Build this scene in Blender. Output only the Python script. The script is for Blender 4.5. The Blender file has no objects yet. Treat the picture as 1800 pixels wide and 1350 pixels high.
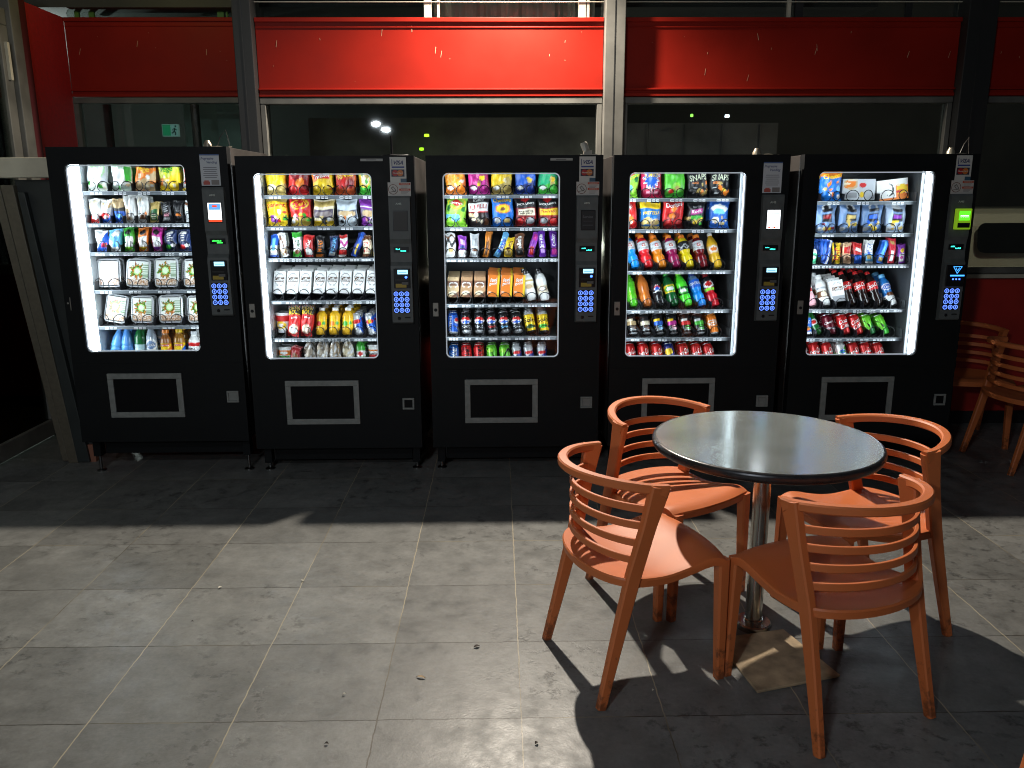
import bpy, bmesh, math, random
from mathutils import Vector, Matrix
PI = math.pi
R_ = math.radians
SC = bpy.context.scene
COL = SC.collection

# ------------------------------------------------------------------ helpers
class MB:
    """mesh collector: verts, faces, per-vertex colour, material index"""
    def __init__(s):
        s.v = []; s.f = []; s.c = []; s.m = []; s.sm = []
    def add(s, vs, fs, col=(1, 1, 1), mi=0, smooth=False):
        b = len(s.v); s.v += [tuple(p) for p in vs]
        if col and isinstance(col[0], (tuple, list)): s.c += list(col)
        else: s.c += [col] * len(vs)
        for f in fs:
            s.f.append([i + b for i in f]); s.m.append(mi); s.sm.append(smooth)
        return s
    def box(s, x0, x1, y0, y1, z0, z1, col=(1, 1, 1), mi=0, M=None):
        vs = [Vector((x, y, z)) for x in (x0, x1) for y in (y0, y1) for z in (z0, z1)]
        if M: vs = [M @ v for v in vs]
        return s.add(vs, [(0, 1, 3, 2), (4, 6, 7, 5), (0, 4, 5, 1), (2, 3, 7, 6), (0, 2, 6, 4), (1, 5, 7, 3)], col, mi)
    def lathe(s, prof, n=24, col=(1, 1, 1), mi=0, c=(0, 0, 0), axis='z', smooth=True, capb=True, capt=True):
        vs = []
        for r, z in prof:
            for k in range(n):
                a = 2 * PI * k / n
                p = (r * math.cos(a), r * math.sin(a), z)
                if axis == 'y': p = (p[0], p[2], p[1])
                vs.append((p[0] + c[0], p[1] + c[1], p[2] + c[2]))
        fs = []
        for i in range(len(prof) - 1):
            for k in range(n):
                fs.append((i * n + k, i * n + (k + 1) % n, (i + 1) * n + (k + 1) % n, (i + 1) * n + k))
        if capb: fs.append(tuple(range(n - 1, -1, -1)))
        if capt: fs.append(tuple(range((len(prof) - 1) * n, len(prof) * n)))
        return s.add(vs, fs, col, mi, smooth)
    def tube(s, pts, r, n=6, col=(1, 1, 1), mi=0):
        sec = [(r * math.cos(2 * PI * k / n), r * math.sin(2 * PI * k / n)) for k in range(n)]
        return s.sweep(pts, lambda t: sec, Vector((0.13, 0.2, 1)), col, mi, True)
    def sweep(s, pts, secf, up, col=(1, 1, 1), mi=0, smooth=False, side=None):
        pts = [Vector(p) for p in pts]; N = len(pts); vs = []; n = None
        for i, p in enumerate(pts):
            t = (pts[min(i + 1, N - 1)] - pts[max(i - 1, 0)]).normalized()
            u = up(i / (N - 1)) if callable(up) else up
            sx = t.cross(u)
            if sx.length < 1e-4: sx = t.cross(Vector((1, 0, 0)))
            sx.normalize(); uz = sx.cross(t).normalized()
            sec = secf(i / (N - 1)); n = len(sec)
            for a, b in sec: vs.append(p + sx * a + uz * b)
        fs = []
        for i in range(N - 1):
            for k in range(n):
                fs.append((i * n + k, i * n + (k + 1) % n, (i + 1) * n + (k + 1) % n, (i + 1) * n + k))
        fs.append(tuple(range(n - 1, -1, -1))); fs.append(tuple(range((N - 1) * n, N * n)))
        return s.add(vs, fs, col, mi, smooth)
    def mesh(s, name, mats, fixn=True, bevel=0, seg=2):
        me = bpy.data.meshes.new(name)
        me.from_pydata([tuple(p) for p in s.v], [], s.f)
        for i, p in enumerate(me.polygons):
            p.material_index = s.m[i]; p.use_smooth = s.sm[i]
        at = me.color_attributes.new('Col', 'FLOAT_COLOR', 'POINT')
        flat = []
        for c in s.c: flat += [c[0], c[1], c[2], 1.0]
        at.data.foreach_set('color', flat)
        if fixn or bevel:
            bm = bmesh.new(); bm.from_mesh(me)
            bmesh.ops.recalc_face_normals(bm, faces=bm.faces)
            if bevel:
                es = [e for e in bm.edges if len(e.link_faces) == 2 and e.calc_face_angle(0) > 0.6]
                bmesh.ops.bevel(bm, geom=es, offset=bevel, segments=seg, affect='EDGES', profile=0.6, clamp_overlap=True)
            bm.to_mesh(me); bm.free()
        if any(s.sm): me.set_sharp_from_angle(angle=R_(38))
        for m in mats: me.materials.append(m)
        return me
    def build(s, name, mat, parent=None, loc=(0, 0, 0), **k):
        mats = mat if isinstance(mat, (list, tuple)) else [mat]
        o = bpy.data.objects.new(name, s.mesh(name, mats, **k)); COL.objects.link(o)
        o.location = loc
        if parent: o.parent = parent
        return o

def tag(o, label=None, cat=None, group=None, kind=None):
    if label: o['label'] = label
    if cat: o['category'] = cat
    if group: o['group'] = group
    if kind: o['kind'] = kind
    return o
def empty(name, loc, rz=0, label=None, cat=None, group=None):
    o = bpy.data.objects.new(name, None); COL.objects.link(o)
    o.location = loc; o.rotation_euler = (0, 0, rz); o.empty_display_size = .1
    return tag(o, label, cat, group)
def copy_tree(o, parent=None):
    c = o.copy(); COL.objects.link(c); c.parent = parent
    for ch in list(o.children): copy_tree(ch, c)
    return c

# ------------------------------------------------------------------ materials
def mat(name, col=(.5, .5, .5), rough=.5, metal=0, emit=None, es=0, attr=False, coat=0, noise=0, nscale=40, bump=0, bscale=60, alpha=None, spec=.5):
    m = bpy.data.materials.new(name); m.use_nodes = True
    nt = m.node_tree; b = nt.nodes['Principled BSDF']
    b.inputs['Roughness'].default_value = rough; b.inputs['Metallic'].default_value = metal
    b.inputs['Specular IOR Level'].default_value = spec
    b.inputs['Coat Weight'].default_value = coat
    tc = nt.nodes.new('ShaderNodeTexCoord')
    src = None
    if attr:
        a = nt.nodes.new('ShaderNodeAttribute'); a.attribute_name = 'Col'; src = a.outputs['Color']
    else:
        b.inputs['Base Color'].default_value = (*col, 1)
    if noise:
        n = nt.nodes.new('ShaderNodeTexNoise'); n.inputs['Scale'].default_value = nscale; n.inputs['Detail'].default_value = 6
        nt.links.new(tc.outputs['Object'], n.inputs['Vector'])
        mr = nt.nodes.new('ShaderNodeMapRange'); mr.inputs[1].default_value = .3; mr.inputs[2].default_value = .7
        mr.inputs[3].default_value = 1 - noise; mr.inputs[4].default_value = 1 + noise * .5
        nt.links.new(n.outputs['Fac'], mr.inputs[0])
        mx = nt.nodes.new('ShaderNodeMix'); mx.data_type = 'RGBA'; mx.blend_type = 'MULTIPLY'; mx.inputs[0].default_value = 1
        if src: nt.links.new(src, mx.inputs[6])
        else: mx.inputs[6].default_value = (*col, 1)
        nt.links.new(mr.outputs[0], mx.inputs[7]); src = mx.outputs[2]
        rr = nt.nodes.new('ShaderNodeMapRange'); rr.inputs[3].default_value = max(.03, rough - .12); rr.inputs[4].default_value = min(1, rough + .12)
        nt.links.new(n.outputs['Fac'], rr.inputs[0]); nt.links.new(rr.outputs[0], b.inputs['Roughness'])
    if src: nt.links.new(src, b.inputs['Base Color'])
    if bump:
        n2 = nt.nodes.new('ShaderNodeTexNoise'); n2.inputs['Scale'].default_value = bscale; n2.inputs['Detail'].default_value = 4
        nt.links.new(tc.outputs['Object'], n2.inputs['Vector'])
        bp = nt.nodes.new('ShaderNodeBump'); bp.inputs['Strength'].default_value = bump; bp.inputs['Distance'].default_value = .004
        nt.links.new(n2.outputs['Fac'], bp.inputs['Height']); nt.links.new(bp.outputs[0], b.inputs['Normal'])
    if emit:
        b.inputs['Emission Color'].default_value = (*emit, 1); b.inputs['Emission Strength'].default_value = es
    return m
def glass_mat(name, refl=.07, tint=(1, 1, 1)):
    m = bpy.data.materials.new(name); m.use_nodes = True; nt = m.node_tree
    for n in list(nt.nodes): nt.nodes.remove(n)
    o = nt.nodes.new('ShaderNodeOutputMaterial'); t = nt.nodes.new('ShaderNodeBsdfTransparent'); t.inputs[0].default_value = (*tint, 1)
    g = nt.nodes.new('ShaderNodeBsdfGlossy'); g.inputs['Roughness'].default_value = .02
    fr = nt.nodes.new('ShaderNodeFresnel'); fr.inputs[0].default_value = 1.45
    mx = nt.nodes.new('ShaderNodeMixShader')
    nt.links.new(fr.outputs[0], mx.inputs[0]); nt.links.new(t.outputs[0], mx.inputs[1]); nt.links.new(g.outputs[0], mx.inputs[2])
    nt.links.new(mx.outputs[0], o.inputs[0])
    return m

M = {}
M['film'] = mat('printed_film', rough=.36, attr=True, bump=.55, bscale=55)
M['paper'] = mat('printed_card', rough=.55, attr=True)
M['gloss'] = mat('glossy_plastic', rough=.14, attr=True, coat=.3)
M['can'] = mat('printed_aluminium', rough=.25, attr=True, metal=.25)
M['lid'] = mat('bare_aluminium', (.7, .7, .72), .3, .9)
M['cab'] = mat('black_powder_coat', (.0035, .0045, .0055), .6, spec=.22, noise=.3, nscale=8, bump=.08, bscale=300)
M['cabside'] = mat('black_sheet_side', (.038, .034, .032), .4, .3, noise=.25, nscale=5)
M['liner'] = mat('cavity_liner', (.05, .055, .06), .5, noise=.15)
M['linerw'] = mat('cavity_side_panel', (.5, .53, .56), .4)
M['shelf'] = mat('shelf_steel', (.12, .13, .14), .45, .4)
M['lip'] = mat('shelf_price_strip', rough=.5, attr=True)
M['coil'] = mat('coil_wire', (.012, .012, .014), .35, .6)
M['frame'] = mat('hatch_frame_grey', (.21, .22, .21), .55, noise=.2, nscale=30)
M['flap'] = mat('hatch_flap', (.003, .003, .004), .5, spec=.15)
M['panel'] = mat('control_panel_grey', (.09, .1, .1), .55, noise=.2, nscale=25)
M['black'] = mat('black_plastic', (.006, .006, .008), .3)
M['blueglow'] = mat('key_backlight', (.02, .05, .2), .4, emit=(.12, .25, 1), es=2.6)
M['keyface'] = mat('key_face', (.01, .02, .06), .4, emit=(.02, .07, .5), es=.25)
M['sticker'] = mat('printed_sticker', rough=.5, attr=True)
M['glass'] = glass_mat('window_glass')
M['wglass'] = glass_mat('facade_glass', tint=(.75, .8, .78))
M['steel'] = mat('brushed_steel', (.55, .54, .5), .22, 1, noise=.12, nscale=30)
M['chrome'] = mat('foot_steel', (.2, .2, .2), .3, 1)
def em(name, c, s): return mat(name, (.02, .02, .02), .5, emit=c, es=s)

# ------------------------------------------------------------------ camera
CAM = Vector((-.0622, -4.0649, 1.5975)); FPX = 1441.25
PIT, ROL, YAW = R_(13.0143), R_(-.21768), R_(.92984)
fwd = Vector((math.sin(YAW) * math.cos(PIT), math.cos(YAW) * math.cos(PIT), -math.sin(PIT)))
rgt = Vector((math.cos(YAW), -math.sin(YAW), 0)); upv = rgt.cross(fwd)
r2 = rgt * math.cos(ROL) + upv * math.sin(ROL); u2 = -rgt * math.sin(ROL) + upv * math.cos(ROL)
cam = bpy.data.cameras.new('camera'); co = bpy.data.objects.new('camera', cam); COL.objects.link(co)
mw = Matrix.Identity(4)
for i in range(3):
    mw[i][0] = r2[i]; mw[i][1] = u2[i]; mw[i][2] = -fwd[i]; mw[i][3] = CAM[i]
co.matrix_world = mw
cam.sensor_width = 36; cam.lens = FPX / 1800 * 36; cam.clip_end = 500; cam.clip_start = .05
SC.camera = co

# ------------------------------------------------------------------ text
_tc = {}
def text_tris(s, bold=.0):
    k = (s, bold)
    if k not in _tc:
        cu = bpy.data.curves.new('t', 'FONT'); cu.body = s; cu.offset = bold; cu.resolution_u = 3
        o = bpy.data.objects.new('t', cu); COL.objects.link(o)
        me = bpy.data.meshes.new_from_object(o.evaluated_get(bpy.context.evaluated_depsgraph_get()))
        me.calc_loop_triangles()
        vs = [(v.co.x, v.co.y) for v in me.vertices]; fs = [tuple(t.vertices) for t in me.loop_triangles]
        bpy.data.objects.remove(o); bpy.data.curves.remove(cu); bpy.data.meshes.remove(me)
        x0 = min(v[0] for v in vs); x1 = max(v[0] for v in vs); y0 = min(v[1] for v in vs); y1 = max(v[1] for v in vs)
        _tc[k] = ([((x - x0) / (x1 - x0), (y - y0) / max(1e-6, y1 - y0)) for x, y in vs], fs)
    return _tc[k]
def put_text(mb, surf, s, cx, cy, w, h, col, rot=0, shear=0, mi=0, bold=.015, aspect=1.0, arc=0):
    """text fitted to w x h (fractions of the face) round (cx,cy); surf(u,v) gives the point"""
    vs, fs = text_tris(s, bold); out = []
    for a, b in vs:
        x = (a - .5) * w + shear * (b - .5) * h; y = (b - .5) * h + arc * (1 - (2 * a - 1) ** 2) * h
        if rot:
            x, y = x * math.cos(rot) - y * math.sin(rot) / aspect, x * math.sin(rot) * aspect + y * math.cos(rot)
        out.append(surf(cx + x, cy + y))
    mb.add(out, fs, col, mi)
def flat_surf(x0, x1, z0, z1, y):
    return lambda u, v: (x0 + (x1 - x0) * u, y, z0 + (z1 - z0) * v)

# ------------------------------------------------------------------ paint for packs
C = dict(w=(.85, .85, .83), k=(.012, .012, .014), r=(.62, .02, .02), dr=(.22, .008, .012), o=(.85, .22, .02), y=(.9, .6, .02), g=(.05, .42, .04),
         dg=(.01, .12, .03), lg=(.3, .75, .05), b=(.02, .12, .6), db=(.01, .03, .2), lb=(.15, .5, .85), p=(.25, .04, .4), m=(.55, .03, .3), br=(.16, .06, .025),
         t=(.6, .42, .22), gy=(.35, .36, .38), lgy=(.6, .62, .64), pk=(.85, .35, .45), c=(.85, .75, .55), gold=(.55, .4, .12), sb=(.13, .22, .4), nv=(.015, .03, .1), lv=(.5, .3, .7))
def cc(c): return C[c] if isinstance(c, str) else c
def paint(base, ops, u, v):
    c = cc(base)
    for o in ops:
        k = o[0]
        if k == 'R':
            if o[1] <= u <= o[3] and o[2] <= v <= o[4]: c = cc(o[5])
        elif k == 'E':
            if ((u - o[1]) / o[3]) ** 2 + ((v - o[2]) / o[4]) ** 2 <= 1: c = cc(o[5])
        elif k == 'O':
            q = ((u - o[1]) / o[3]) ** 2 + ((v - o[2]) / o[4]) ** 2
            if o[6] <= q <= 1: c = cc(o[5])
        elif k == 'D':
            if abs(u - o[1]) / o[3] + abs(v - o[2]) / o[4] <= 1: c = cc(o[5])
        elif k == 'W':   # wavy band
            if abs(v - (o[1] + o[2] * math.sin(u * o[3] + o[4]))) < o[5]: c = cc(o[6])
        elif k == 'B':   # everything below a slanted line
            if v < o[1] + o[2] * (u - .5): c = cc(o[3])
        elif k == 'S':   # starburst
            a = math.atan2(v - o[2], u - o[1]); rr = math.hypot((u - o[1]), (v - o[2]) * .9)
            if rr < o[3] * (1 + .18 * math.sin(a * o[5])): c = cc(o[4])
    return c
def food(seed, x0, y0, x1, y1, n=7, cols=('t', 'o', 'gold', 'r', 'c')):
    rd = random.Random(seed)
    return [('E', rd.uniform(x0, x1), rd.uniform(y0, y1), rd.uniform(.05, .13), rd.uniform(.04, .09), rd.choice(cols)) for _ in range(n)]
def scrib(seed, y0, y1, col, n=4, x0=.2, x1=.8):
    rd = random.Random(seed); out = []
    for i in range(n):
        y = y0 + (y1 - y0) * (i + .5) / n; a = rd.uniform(x0, x0 + .15); b = rd.uniform(x1 - .2, x1)
        out.append(('R', a, y, b, y + .018, col))
    return out

def mk_bag(name, w, h, d, base, ops, texts=(), seed=0, nx=22, nz=28, material='film', wrap=0.0):
    rd = random.Random(seed); ph = [rd.uniform(0, 6.28) for _ in range(6)]
    def S(u, v, sgn=-1, off=0):
        uu = min(1, max(0, u)); vv = min(1, max(0, v))
        e = (1 - abs(2 * uu - 1) ** 2.6) ** .55 if 0 < uu < 1 else 0
        ev = min(1, max(0, (vv - .05) / .16)) if vv < .5 else min(1, max(0, (.94 - vv) / .2))
        ev = math.sin(ev * PI / 2)
        y = d * .5 * e * ev
        y += d * .07 * (math.sin(uu * 9 + vv * 13 + ph[0]) + math.sin(uu * 17 - vv * 7 + ph[1])) * e * ev + .0012 * math.sin(uu * 40 + ph[2]) * (1 - ev)
        pinch = 1 - .05 * ev + .02 * math.sin(vv * 11 + ph[3])
        x = (u - .5) * w * pinch + .004 * math.sin(vv * 5 + ph[4])
        z = vv * h + .004 * math.sin(uu * 6 + ph[5]) * (vv > .5)
        return (x, sgn * (y + .0008 + off), z)
    mb = MB()
    for sgn in (-1, 1):
        vs = []; cs = []
        for j in range(nz + 1):
            for i in range(nx + 1):
                u = i / nx; v = j / nz
                vs.append(S(u, v, sgn)); cs.append(paint(base, ops, u, v) if sgn < 0 else cc(base))
        fs = [(j * (nx + 1) + i, j * (nx + 1) + i + 1, (j + 1) * (nx + 1) + i + 1, (j + 1) * (nx + 1) + i) for j in range(nz) for i in range(nx)]
        if sgn > 0: fs = [f[::-1] for f in fs]
        mb.add(vs, fs, cs, 0, True)
    for t in texts:
        put_text(mb, lambda u, v: S(u, v, -1, .0018), t[0], t[1], t[2], t[3], t[4], cc(t[5]), *(t[6:]))
    return mb.build(name, M[material], fixn=False)

def lathe_surf(R, H):
    def S(u, v, off=0):
        a = (u - .5) * PI; r = R(v) + off
        return (r * math.sin(a), -r * math.cos(a), v * H)
    return S
def mk_lathe(name, prof, base, ops, texts=(), material='can', n=36, nz=26):
    H = prof[-1][1]
    def R(v):
        z = v * H
        for (r0, z0), (r1, z1) in zip(prof, prof[1:]):
            if z <= z1 + 1e-9:
                return r0 + (r1 - r0) * ((z - z0) / (z1 - z0) if z1 > z0 else 1)
        return prof[-1][0]
    S = lathe_surf(R, H); mb = MB(); vs = []; cs = []
    zs = sorted(set([j / nz for j in range(nz + 1)] + [z / H for _, z in prof]))
    for v in zs:
        for k in range(n):
            u = 2 * k / n   # whole turn is u 0..2, front half 0..1
            vs.append(S(u, v)); uu = u if u <= 1 else 2 - u
            cs.append(paint(base, ops, uu, v))
    fs = []
    for j in range(len(zs) - 1):
        for k in range(n):
            fs.append((j * n + k, j * n + (k + 1) % n, (j + 1) * n + (k + 1) % n, (j + 1) * n + k))
    fs.append(tuple(range(n - 1, -1, -1))); fs.append(tuple(range((len(zs) - 1) * n, len(zs) * n)))
    mb.add(vs, fs, cs, 0, True)
    for t in texts:
        put_text(mb, lambda u, v: S(u, v, .0011), t[0], t[1], t[2], t[3], t[4], cc(t[5]), *(t[6:]))
    return mb.build(name, M[material], fixn=False)
def mk_can(name, base, ops=(), texts=(), r=.0325, h=.125):
    o = mk_lathe(name, [(r * .78, 0), (r * .97, .006), (r, .012), (r, h - .016), (r * .82, h - .002), (r * .82, h)], base, ops, texts, 'can')
    mb = MB(); mb.lathe([(r * .83, 0), (r * .86, .001), (r * .86, .004), (r * .8, .005), (r * .77, .002), (.001, .002)], 20)
    mb.build('lid', M['lid'], o, (0, 0, h - .001))
    return o
BP = {  # bottle profiles (fraction of radius, fraction of height), cap radius
    'sport': [(.8, 0), (1, .05), (1, .33), (.8, .4), (.78, .44), (.98, .53), (1, .6), (1, .76), (.72, .86), (.5, .9), (.48, .91)],
    'soda': [(.7, 0), (.95, .05), (1, .12), (.97, .3), (.9, .38), (.98, .5), (1, .66), (.75, .78), (.42, .88), (.37, .93)],
    'water': [(.9, 0), (1, .04), (1, .42), (.93, .45), (1, .5), (.85, .66), (.55, .8), (.38, .88), (.36, .93)],
    'juice': [(.85, 0), (1, .05), (1, .3), (.93, .36), (.93, .58), (1, .66), (.85, .78), (.5, .86), (.46, .9)],
    'milk': [(.85, 0), (1, .05), (1, .3), (.86, .42), (.86, .5), (.98, .6), (.9, .74), (.6, .85), (.52, .9)],
    'wide': [(.9, 0), (1, .04), (1, .12), (.95, .15), (.95, .55), (1, .6), (.9, .72), (.55, .84), (.5, .9)]}
def mk_bottle(name, kind, base, cap, ops=(), texts=(), r=.034, h=.225, capr=None, material='gloss'):
    pr = [(a * r, b * h) for a, b in BP[kind]]
    o = mk_lathe(name, pr, base, ops, texts, material, nz=30)
    cr = capr or pr[-1][0] * 1.18; ch = h - pr[-1][1] + .003
    mb = MB(); mb.lathe([(cr, 0), (cr * 1.03, .002), (cr, ch - .003), (cr * .85, ch)], 20, cc(cap))
    mb.build('cap', M['gloss'], o, (0, 0, pr[-1][1] - .003))
    return o
def mk_box(name, w, h, d, base, ops=(), texts=(), top=None, nx=20, nz=24, gable=False, topc='w', sidec=None):
    mb = MB(); vs = []; cs = []
    for j in range(nz + 1):
        for i in range(nx + 1):
            vs.append(((i / nx - .5) * w, -d / 2, j / nz * h)); cs.append(paint(base, ops, i / nx, j / nz))
    mb.add(vs, [(j * (nx + 1) + i, j * (nx + 1) + i + 1, (j + 1) * (nx + 1) + i + 1, (j + 1) * (nx + 1) + i) for j in range(nz) for i in range(nx)], cs)
    sc = cc(sidec or base)
    x = w / 2; y = d / 2
    mb.add([(-x, -y, 0), (x, -y, 0), (x, y, 0), (-x, y, 0), (-x, -y, h), (x, -y, h), (x, y, h), (-x, y, h)],
           [(0, 3, 2, 1), (1, 2, 6, 5), (3, 0, 4, 7), (2, 3, 7, 6)], sc)
    if gable:   # sloped top with a folded fin
        g = h + d * .33
        mb.add([(-x, -y, h), (x, -y, h), (x, y, h), (-x, y, h), (-x, -.002, g), (x, -.002, g), (x, .002, g), (-x, .002, g)],
               [(0, 1, 5, 4), (2, 3, 7, 6), (1, 2, 6, 5), (3, 0, 4, 7)], cc(topc))
        mb.box(-x, x, -.0018, .0018, g - .004, g + .016, cc(topc))
    else:
        mb.add([(-x, -y, h), (x, -y, h), (x, y, h), (-x, y, h)], [(0, 1, 2, 3)], cc(topc))
    S = lambda u, v: ((u - .5) * w, -d / 2 - .0012, v * h)
    for t in texts:
        put_text(mb, S, t[0], t[1], t[2], t[3], t[4], cc(t[5]), *(t[6:]))
    return mb.build(name, M['paper'], fixn=False)
def rrect(w, h, r, n=5):
    out = []
    for cx, cy, a0 in ((w / 2 - r, h / 2 - r, 0), (-w / 2 + r, h / 2 - r, 90), (-w / 2 + r, -h / 2 + r, 180), (w / 2 - r, -h / 2 + r, 270)):
        for k in range(n + 1):
            a = R_(a0 + 90 * k / n); out.append((cx + r * math.cos(a), cy + r * math.sin(a)))
    return out
def mk_tray(name, w=.125, h=.165, d=.04, salad=True, seed=0):
    """clear lidded tray standing on its edge: film lid in front, deep bowl behind"""
    mb = MB(); n = 5; rings = []
    for (s, y) in ((.80, .5 * d), (.86, .35 * d), (.93, -.25 * d), (1.0, -.3 * d), (1.0, -.4 * d), (.93, -.42 * d), (.9, -.5 * d)):
        rings.append([(x * s, y, z * s + h / 2) for x, z in rrect(w, h, .022, n)])
    N = len(rings[0]); vs = [p for r in rings for p in r]; pal = (.62, .64, .66)
    fs = [(i * N + k, i * N + (k + 1) % N, (i + 1) * N + (k + 1) % N, (i + 1) * N + k) for i in range(len(rings) - 1) for k in range(N)]
    fs.append(tuple(range(N)))
    mb.add(vs, fs, pal, 0, False)
    # printed sleeve / salad seen through the lid
    nx, nz = 26, 32; gv = []; gc = []
    rd = random.Random(seed); a0 = rd.uniform(0, 6)
    for j in range(nz + 1):
        for i in range(nx + 1):
            u, v = i / nx, j / nz; gv.append(((u - .5) * w * .84, -.505 * d, h / 2 + (v - .5) * h * .84))
            if salad:
                dx = (u - .45); dy = (v - .58); rr = math.hypot(dx, dy * 1.15); a = math.atan2(dy, dx)
                c = (.8, .82, .78)
                if rr < .34 + .05 * math.sin(a * 7 + a0) + .05 * math.sin(a * 13 + 2 * a0) + rd.uniform(-.05, .06): c = rd.choice([(.04, .16, .02), (.08, .28, .04), (.03, .1, .015), (.7, .2, .03), (.15, .4, .06), (.45, .05, .02)] if v > .4 else [(.04, .16, .02), (.7, .25, .04), (.5, .12, .03)])
                if rr < .18: c = (.45, .75, .25)
                if rr < .13: c = (.75, .88, .65)
                if u > .72 and .3 < v < .9: c = (.7, .78, .68) if int(v * 22) % 2 else (.15, .25, .12)
                if v < .24: c = rd.choice([(.5, .3, .18), (.7, .5, .35), (.8, .75, .7), (.4, .2, .1)])
            else:
                c = (.86, .85, .84)
                if v < .3: c = rd.choice([(.7, .5, .4), (.8, .75, .7), (.5, .25, .15), (.85, .8, .78)])
                elif v > .92 or (.3 < v < .33): c = (.45, .4, .38) if int(u * 26) % 2 else (.86, .85, .84)
            gc.append(c)
    mb.add(gv, [(j * (nx + 1) + i, j * (nx + 1) + i + 1, (j + 1) * (nx + 1) + i + 1, (j + 1) * (nx + 1) + i) for j in range(nz) for i in range(nx)], gc)
    return mb.build(name, M['gloss'])
def mk_cup(name, base, ops=(), texts=(), r0=.032, r1=.044, h=.105, lid='w'):
    o = mk_lathe(name, [(r0, 0), (r1, h * .96), (r1 * 1.05, h)], base, ops, texts, 'paper')
    mb = MB(); mb.lathe([(r1 * 1.02, 0), (r1 * 1.1, .001), (r1 * 1.1, .006), (r1 * .95, .008)], 24, cc(lid)); mb.build('lid', M['gloss'], o, (0, 0, h - .001))
    return o
def mk_wrap(name, seed, tone=(.45, .36, .27)):
    """half sandwich in crumpled clear film"""
    rd = random.Random(seed); mb = MB(); nu, nv = 18, 12; vs = []; cs = []
    for j in range(nv + 1):
        for i in range(nu):
            a = 2 * PI * i / nu; b = PI * j / nv
            r = 1 + .22 * math.sin(3 * a + seed) * math.sin(2 * b) + rd.uniform(-.12, .12)
            vs.append((.036 * r * math.sin(b) * math.cos(a), .035 * r * math.sin(b) * math.sin(a), .05 - .055 * r * math.cos(b) * (1.3 if b > 2 else 1)))
            s = rd.uniform(.4, 1.5); cs.append(tuple(min(.9, t * s) for t in tone) if rd.random() < .75 else (.75, .76, .78))
    mb.add(vs, [(j * nu + i, j * nu + (i + 1) % nu, (j + 1) * nu + (i + 1) % nu, (j + 1) * nu + i) for j in range(nv) for i in range(nu)], cs)
    return mb.build(name, M['gloss'])

# ------------------------------------------------------------------ product catalogue
_seed = [0]
def I(name, cat, look, fn, w=1, back=0, b=0, s=0, up=0, dep=.06, step=None, y=0, dx=0):
    """one column of a shelf: w slots wide, `back` more of the same behind, leaning b degrees back and s degrees sideways"""
    return dict(name=name, cat=cat, look=look, fn=fn, w=w, back=back, b=b, s=s, up=up, dep=dep, step=step or dep + .012, y=y, dx=dx)
def bag(look, base, ops=(), texts=(), h=.165, w=.122, s=0, back=1, sw=1, name='snack_bag', cat='snack bag', up=.004, y=0):
    _seed[0] += 1; sd = _seed[0]
    return I(name, cat, look, lambda: mk_bag(name, w, h, .05, base, list(ops), texts, sd), sw, back, 2, s, up, .055, y=y)
def bar(look, base, ops=(), texts=(), h=.13, w=.04, s=0, back=1, name='chocolate_bar', b=8, up=.006):
    _seed[0] += 1; sd = _seed[0]
    return I(name, 'chocolate bar', look, lambda: mk_bag(name, w, h, .022, base, list(ops), texts, sd, 12, 30), 1, back, b, s, up, .03)
def can(look, base, ops=(), texts=(), h=.125, r=.0325, back=1, b=22, s=-6, up=.006):
    return I('drink_can', 'can', look, lambda: mk_can('drink_can', base, ops, texts, r, h), 1, back, b, s, up, .066, .075, y=.02)
def bot(look, kind, base, cap, ops=(), texts=(), h=.215, r=.034, back=1, b=26, s=-12, up=.008, material='gloss', name='drink_bottle', sw=1, dx=0):
    return I(name, 'bottle', look, lambda: mk_bottle(name, kind, base, cap, ops, texts, r, h, None, material), sw, back, b, s, up, .07, .078, y=.02, dx=dx)
def carton(look, base, ops, texts, topc='w', gable=False, back=3, h=.136, w=.068, s=3, b=14, up=.03, sidec=None):
    return I('drink_carton', 'carton', look, lambda: mk_box('drink_carton', w, h, .05, base, ops, texts, topc=topc, gable=gable, sidec=sidec), 1, back, b, s, up, .052, .062, y=.03)

def V(*t): return [tuple(t)]
smith = [('R', 0, 0, 1, .42, 'lb'), ('B', .45, .4, 'lg'), ('D', .5, .8, .34, .13, 'r'), ('O', .5, .8, .45, .2, 'y', .72), ('E', .15, .62, .08, .12, 'dg'), ('E', .85, .6, .1, .1, 'dg'), ('E', .5, .3, .22, .13, 'lb')]
def rnd_chip(c2, sd, dia='w'):
    return [('B', .34, .3, c2), ('D', .5, .88, .42, .12, dia), ('D', .5, .9, .3, .1, 'r')] + food(sd, .5, .3, .85, .55, 5, ('y', 'gold', 'c')) + [('E', .25, .2, .17, .06, 'w'), ('E', .78, .14, .09, .04, c2)]
def maize(c, c2, sd):
    return [('E', .5, .9, .2, .12, 'lgy'), ('E', .5, .9, .13, .08, c2), ('R', .28, .38, .8, .84, 'k'), ('R', .28, .66, .8, .72, 'sb'), ('R', .34, .5, .76, .64, c)] + food(sd, .3, .1, .8, .4, 7, ('gold', c, 'y', 'sb')) + [('E', .2, .12, .14, .07, 'lgy')]
coke_t = [("Coca-Cola", .5, .52, .86, .3, 'w', 1.2, .35)]
def coke(look='red cola can with white script', **k): return can(look, 'r', [('W', .3, .05, 6, 0, .03, 'w')], [("Coca-Cola", .5, .55, .8, .26, 'w', .35, .3)], **k)
pepsi_ops = [('R', 0, 0, 1, .12, 'lgy'), ('E', .5, .6, .3, .17, 'w'), ('E', .5, .64, .28, .12, 'r'), ('W', .6, .025, 7, 0, .03, 'w'), ('E', .52, .52, .22, .06, 'b')]
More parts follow.
